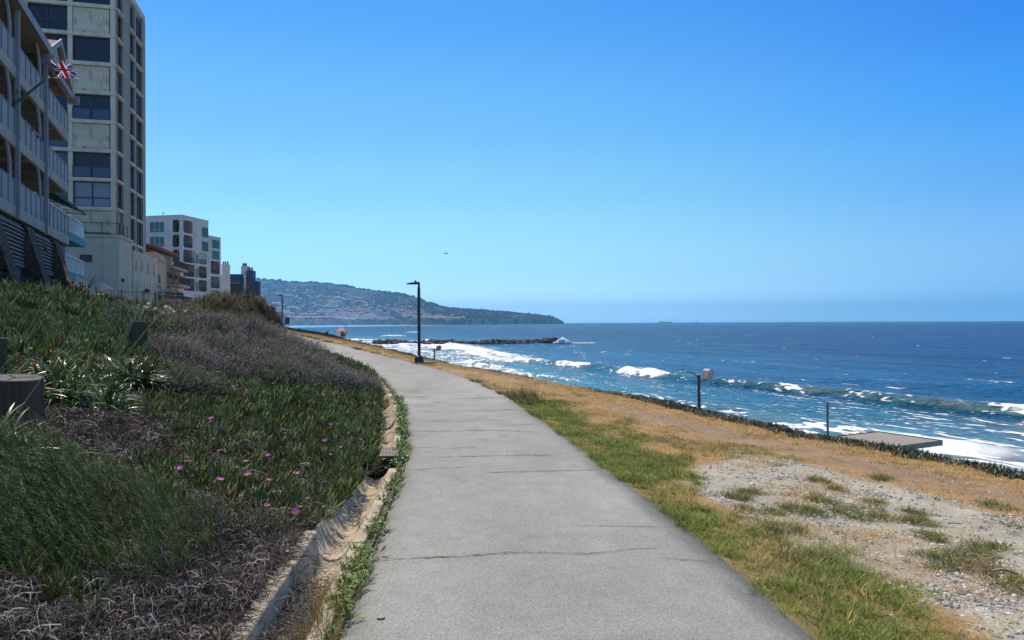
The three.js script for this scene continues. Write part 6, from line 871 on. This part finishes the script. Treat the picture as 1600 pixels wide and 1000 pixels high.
{
  const lav = (R, q) => (R() < 0.22 ? tint(R, [0.07, 0.085, 0.05], [0.10, 0.11, 0.07]) : tint(R, [0.11, 0.095, 0.082], [0.22, 0.195, 0.17], 0.3)), lavG = (R) => tint(R, [0.055, 0.075, 0.03], [0.14, 0.135, 0.09], 0.3);
  const list = [[290, 552, 0.55, 0.5, 'grey-purple lavender bush right of the dark tall log post'], [330, 508, 1.0, 0.7, 'grey-purple lavender bush just below the far olive bush'], [395, 520, 1.1, 0.7, 'grey lavender bush midway between the olive bush and the ice plant'], [448, 545, 0.9, 0.6, 'grey lavender bush whose edge stands against the path near the crest'], [490, 575, 0.7, 0.5, 'dusky lavender bush beside the path where the curve begins'], [355, 560, 0.75, 0.5, 'grey lavender bush in the middle of the lavender bed'], [275, 590, 0.42, 0.38, 'low greenish lavender bush right of the strap-leaved clump'], [425, 585, 0.55, 0.42, 'low dark lavender bush above the magenta daisies'], [555, 600, 0.42, 0.3, 'small sparse lavender bush next to the gutter curve']];
  list.forEach(([px, py, r, h, label], i) => { const c = bankHit(px, py, h * 0.5), o = thing('lavender_bush', label, 'bush', [0, 0, 0]), far = 1 + sstep(8, 30, c[0]) * 0.7; deal('stems', SH.spike, dryM, dome(60 + i, Math.round(330 + 420 * r * r / far), c, r, h * (i === 3 || i === 4 ? 1.0 : i < 2 || i === 6 ? 0.95 : 1.2), 1.0 * far, i === 6 || i === 7 ? lavG : lav), o); });
  const cover = thing('lavender_bed', 'thin grey-purple lavender stems filling the bed between the bushes', 'lavender', [0, 0, 0]); cover.userData.kind = 'stuff';
  deal('stems', SH.spike, dryM, sow(70, [6, 62], [-11, -1.9], 26, (s, t) => (within(lavender, s, t) ? 12 : s > 16 ? 9 * sstep(-1.9, -3, t) * sstep(-9, -6, t) : 0), (s, t, R) => { const [x, y, z] = put(s, t, 0), k = (1.0 + 0.9 * sstep(8, 40, s)) * (0.8 + 0.5 * R()); return [x, y, z, R() * 6, 0.2 * R(), k, k * 1.1, k, ...lav(R)]; }), cover);
  const c = bankHit(165, 778, 0.25), ros = thing('rosemary_bush', 'bushy green needle-leaved shrub with upright stems in the near corner', 'bush', [0, 0, 0]);
  const rc = (R, q) => (R() < 0.18 ? tint(R, [0.09, 0.075, 0.06], [0.12, 0.10, 0.08]) : tint(R, [0.05, 0.09, 0.02], [0.14, 0.20, 0.05], 0.35));
  const shift = (rows) => rows.map((q) => { q[3] = -1.2 + (hash(Math.round(q[0] * 9000), 3) - 0.5) * 2.6; q[4] = 0.25 + 0.35 * hash(Math.round(q[2] * 9000), 5); return q; });
  deal('stems', SH.sprig, leafM(), [...shift(dome(80, 1500, c, 0.72, 0.5, 1.0, rc, { inner: 0.2 })), ...shift(dome(81, 800, [c[0] + 0.35, c[1] - 0.6], 0.55, 0.5, 1.0, rc, { inner: 0.2 }))], ros);
  const olive = (R, q) => tint(R, [0.045, 0.048, 0.014], [0.12, 0.115, 0.035], 0.3), brownish = (R) => tint(R, [0.05, 0.045, 0.02], [0.11, 0.10, 0.045], 0.3);
  const b1 = along(...[0, 2].map((k) => spot(346, 480, 37)[k])), b2 = along(...[0, 2].map((k) => spot(402, 480, 47)[k])), o1 = thing('olive_bush', 'olive-brown rounded bush left of its taller neighbour, before the white block', 'bush', [0, 0, 0]), o2 = thing('olive_bush', 'tall dense olive bush ending beside the path crest and the far lamp', 'bush', [0, 0, 0]);
  deal('branches', SH.twiggy, leafM(), dome(82, 3000, b1, 1.75, 1.8, 0.9, olive, { inner: 0.1 }), o1); deal('branches', SH.twiggy, leafM(), [...dome(83, 4200, [b2[0], b2[1] - 0.15], 1.6, 2.6, 1.0, olive, { inner: 0.05, lean: 0.6 }), ...dome(84, 1500, [b2[0] + 1.2, b2[1] - 0.55], 1.15, 2.1, 0.9, brownish, { inner: 0.1 })], o2);
  const dry = thing('dry_shrub', 'bare tan twiggy shrub below the tower beside the wire fence', 'shrub', [0, 0, 0]); deal('branches', SH.twig, dryM, [...dome(85, 420, along(...[0, 2].map((k) => spot(185, 455, 34)[k])), 1.4, 1.0, 2.6, (R) => tint(R, [0.20, 0.15, 0.11], [0.30, 0.24, 0.18]))].map((q) => { q[4] = 0.9; return q; }), dry);
  const red = thing('red_flower_shrub', 'low shrub dotted with red flowers in front of the tan apartments', 'shrub', [0, 0, 0]), rp = along(...[0, 2].map((k) => spot(288, 478, 34)[k])); deal('branches', SH.twiggy, leafM(), dome(86, 420, rp, 1.5, 0.85, 1.0, (R) => tint(R, [0.05, 0.06, 0.03], [0.13, 0.10, 0.06])), red); deal('flowers', SH.weed, leafM(), dome(87, 110, rp, 1.5, 0.95, 1.6, (R) => tint(R, [0.42, 0.06, 0.03], [0.5, 0.14, 0.05]), { inner: 0.9 }), red);
  const sp = thing('spiky_plant', 'dark clump of long spiky leaves at the foot of the stone buttress', 'plant', [0, 0, 0]), spc = along(...[0, 2].map((k) => spot(108, 452, 33)[k])); deal('leaves', SH.strap, leafM(), dome(88, 60, spc, 0.6, 0.5, 2.8, (R) => tint(R, [0.05, 0.045, 0.02], [0.12, 0.10, 0.04]), { lean: 0.6 }), sp);
  const sl = thing('silver_leaf_plant', 'pale silvery leafed plant at the left edge above the dark green slope', 'plant', [0, 0, 0]), slc = along(...[0, 2].map((k) => spot(8, 440, 22)[k])); deal('leaves', SH.weed, leafM(), dome(89, 420, slc, 0.8, 0.55, 2.2, (R) => tint(R, [0.20, 0.23, 0.14], [0.38, 0.38, 0.28]), { inner: 0.5 }), sl);
}
{ // strap-leaved clumps with their long flower stalks
  const spots = [[38, 600, 0.30, 26, 'strap-leaved clump behind the broad log post'], [118, 608, 0.36, 34, 'largest strap-leaved clump, sending long stalks up to the right'], [205, 575, 0.30, 26, 'pale strap-leaved clump in front of the dark tall log post'], [90, 572, 0.30, 22, 'strap-leaved clump with orange flowers behind the largest clump'], [8, 690, 0.22, 14, 'strap-leaved clump below the broad log post at the left edge']];
  const clumps = spots.map(([px, py, r, n, label], i) => { const c = bankHit(px, py, 0.2), o = thing('strap_leaf_clump', label, 'plant', [0, 0, 0]); deal('leaves', SH.strap, leafM({ roughness: 0.3, specularIntensity: 0.9, transmission: 0.35 }), dome(90 + i, n * 2, c, r, 0.12, 0.9, (R) => tint(R, [0.07, 0.13, 0.03], [0.20, 0.25, 0.09], 0.35), { lean: 0.5, inner: 0 }), o); return o; });
  const stalkM = M([0.17, 0.21, 0.075], 0.55), seedM = M([0.06, 0.05, 0.035], 0.9);
  for (const [x0, y0, x1, y1, d, hd, k] of [[6, 560, 73, 457, 7.2, 1, 1], [64, 560, 150, 457, 7.0, 0, 1], [120, 560, 172, 467, 7.0, 1, 1], [150, 590, 229, 455, 6.6, 2, 1], [132, 600, 207, 499, 6.4, 0, 1], [4, 645, 99, 540, 5.4, 0, 1], [92, 590, 140, 500, 6.6, 0, 1], [140, 600, 250, 490, 6.4, 0, 1], [178, 600, 238, 520, 6.5, 0, 1], [70, 600, 128, 520, 6.6, 0, 1], [20, 560, 85, 440, 8.5, 1, 1], [160, 560, 215, 480, 7.5, 0, 1]]) {
    const a = spot(x0, y0, d), b = spot(x1, y1, d + 0.1), m = [0, 1, 2].map((i) => (a[i] + b[i]) / 2 + [0.05, -0.015, 0][i]); a[1] = Math.min(a[1], ground(...along(a[0], a[2])) + 0.1);
    const s = part('stalk', tube([a, m, b], 0.0042, 14, 6), stalkM, clumps[1]); if (hd) part('seed_head', [0, 1, 2, 3, 4, 5].map((i) => new THREE.SphereGeometry(0.018 * (0.7 + 0.5 * hash(i, x0)), 8, 6).translate(b[0] + 0.03 * (hash(i, 7 + x0) - 0.5), b[1] + 0.03 * (hash(i, 9 + x0) - 0.3), b[2] + 0.03 * (hash(i, 5) - 0.5))), seedM, s);
  }
  const yel = M([0.62, 0.42, 0.13], 0.8), orange = M([0.55, 0.24, 0.04], 0.8), cream = M([0.68, 0.66, 0.45], 0.8), R = random(17);
  const bloom = (px, py, r, m, host) => { const [s, t] = bankHit(px, py, 0.3), q = put(s, t, 0.3), g = strips(Array.from({ length: 8 }, () => { const b = blade(R, r * 2, r * 0.5, 0.5 + 0.7 * R(), 0.6, 3); return b; })); g.translate(...q); part('flower', g, m, host); };
  for (const [px, py, r, k] of [[83, 556, 0.03, 0], [87, 553, 0.03, 0], [44, 551, 0.018, 2], [27, 558, 0.018, 1], [99, 567, 0.022, 1], [86, 576, 0.024, 1], [51, 580, 0.022, 1], [124, 547, 0.016, 2], [95, 598, 0.015, 2], [67, 602, 0.022, 2], [163, 593, 0.022, 2], [135, 534, 0.02, 1], [122, 505, 0.016, 0], [68, 622, 0.014, 2]]) bloom(px, py, r, [yel, orange, cream][k], clumps[3]);
  // white heads
  const white = MP([0.62, 0.64, 0.5], 0.8, { transmission: 0.3 }), wf = (pts, d, label) => { const c0 = spot(pts[0][0], pts[0][1], d), o = thing('white_flowers', label, 'flowers', c0); for (const [px, py, r] of pts) { const a = spot(px, py, d), l = []; for (let i = 0; i < 30; i++) { const u = R() * 2 - 1, f = R() * 6.283, k = Math.sqrt(1 - u * u), e = [k * Math.cos(f), u, k * Math.sin(f)]; l.push({ pts: [0.25, 0.6, 0.85, 1].map((q) => e.map((v) => v * q * r)), w: r * 0.22, side: [-Math.sin(f), 0, Math.cos(f)] }); } const g = strips(l); g.translate(a[0] - c0[0], a[1] - c0[1], a[2] - c0[2]); const h = part('flower_head', g, white, o); part('stalk', bar([a[0] - c0[0], a[1] - c0[1], a[2] - c0[2]], [a[0] - c0[0] - 0.05, a[1] - c0[1] - 0.8, a[2] - c0[2]], 0.008), stalkM, h); } };
  wf([[227, 482, 0.11], [233, 476, 0.10], [222, 489, 0.10], [243, 484, 0.09], [215, 484, 0.06]], 22, 'group of white flower heads left of the small far log post'); wf([[259, 481, 0.085], [266, 483, 0.085], [262, 491, 0.10], [270, 488, 0.085], [254, 489, 0.06], [289, 485, 0.07]], 19, 'group of white flower heads between the two far log posts');
}
renderer.render(scene, camera);
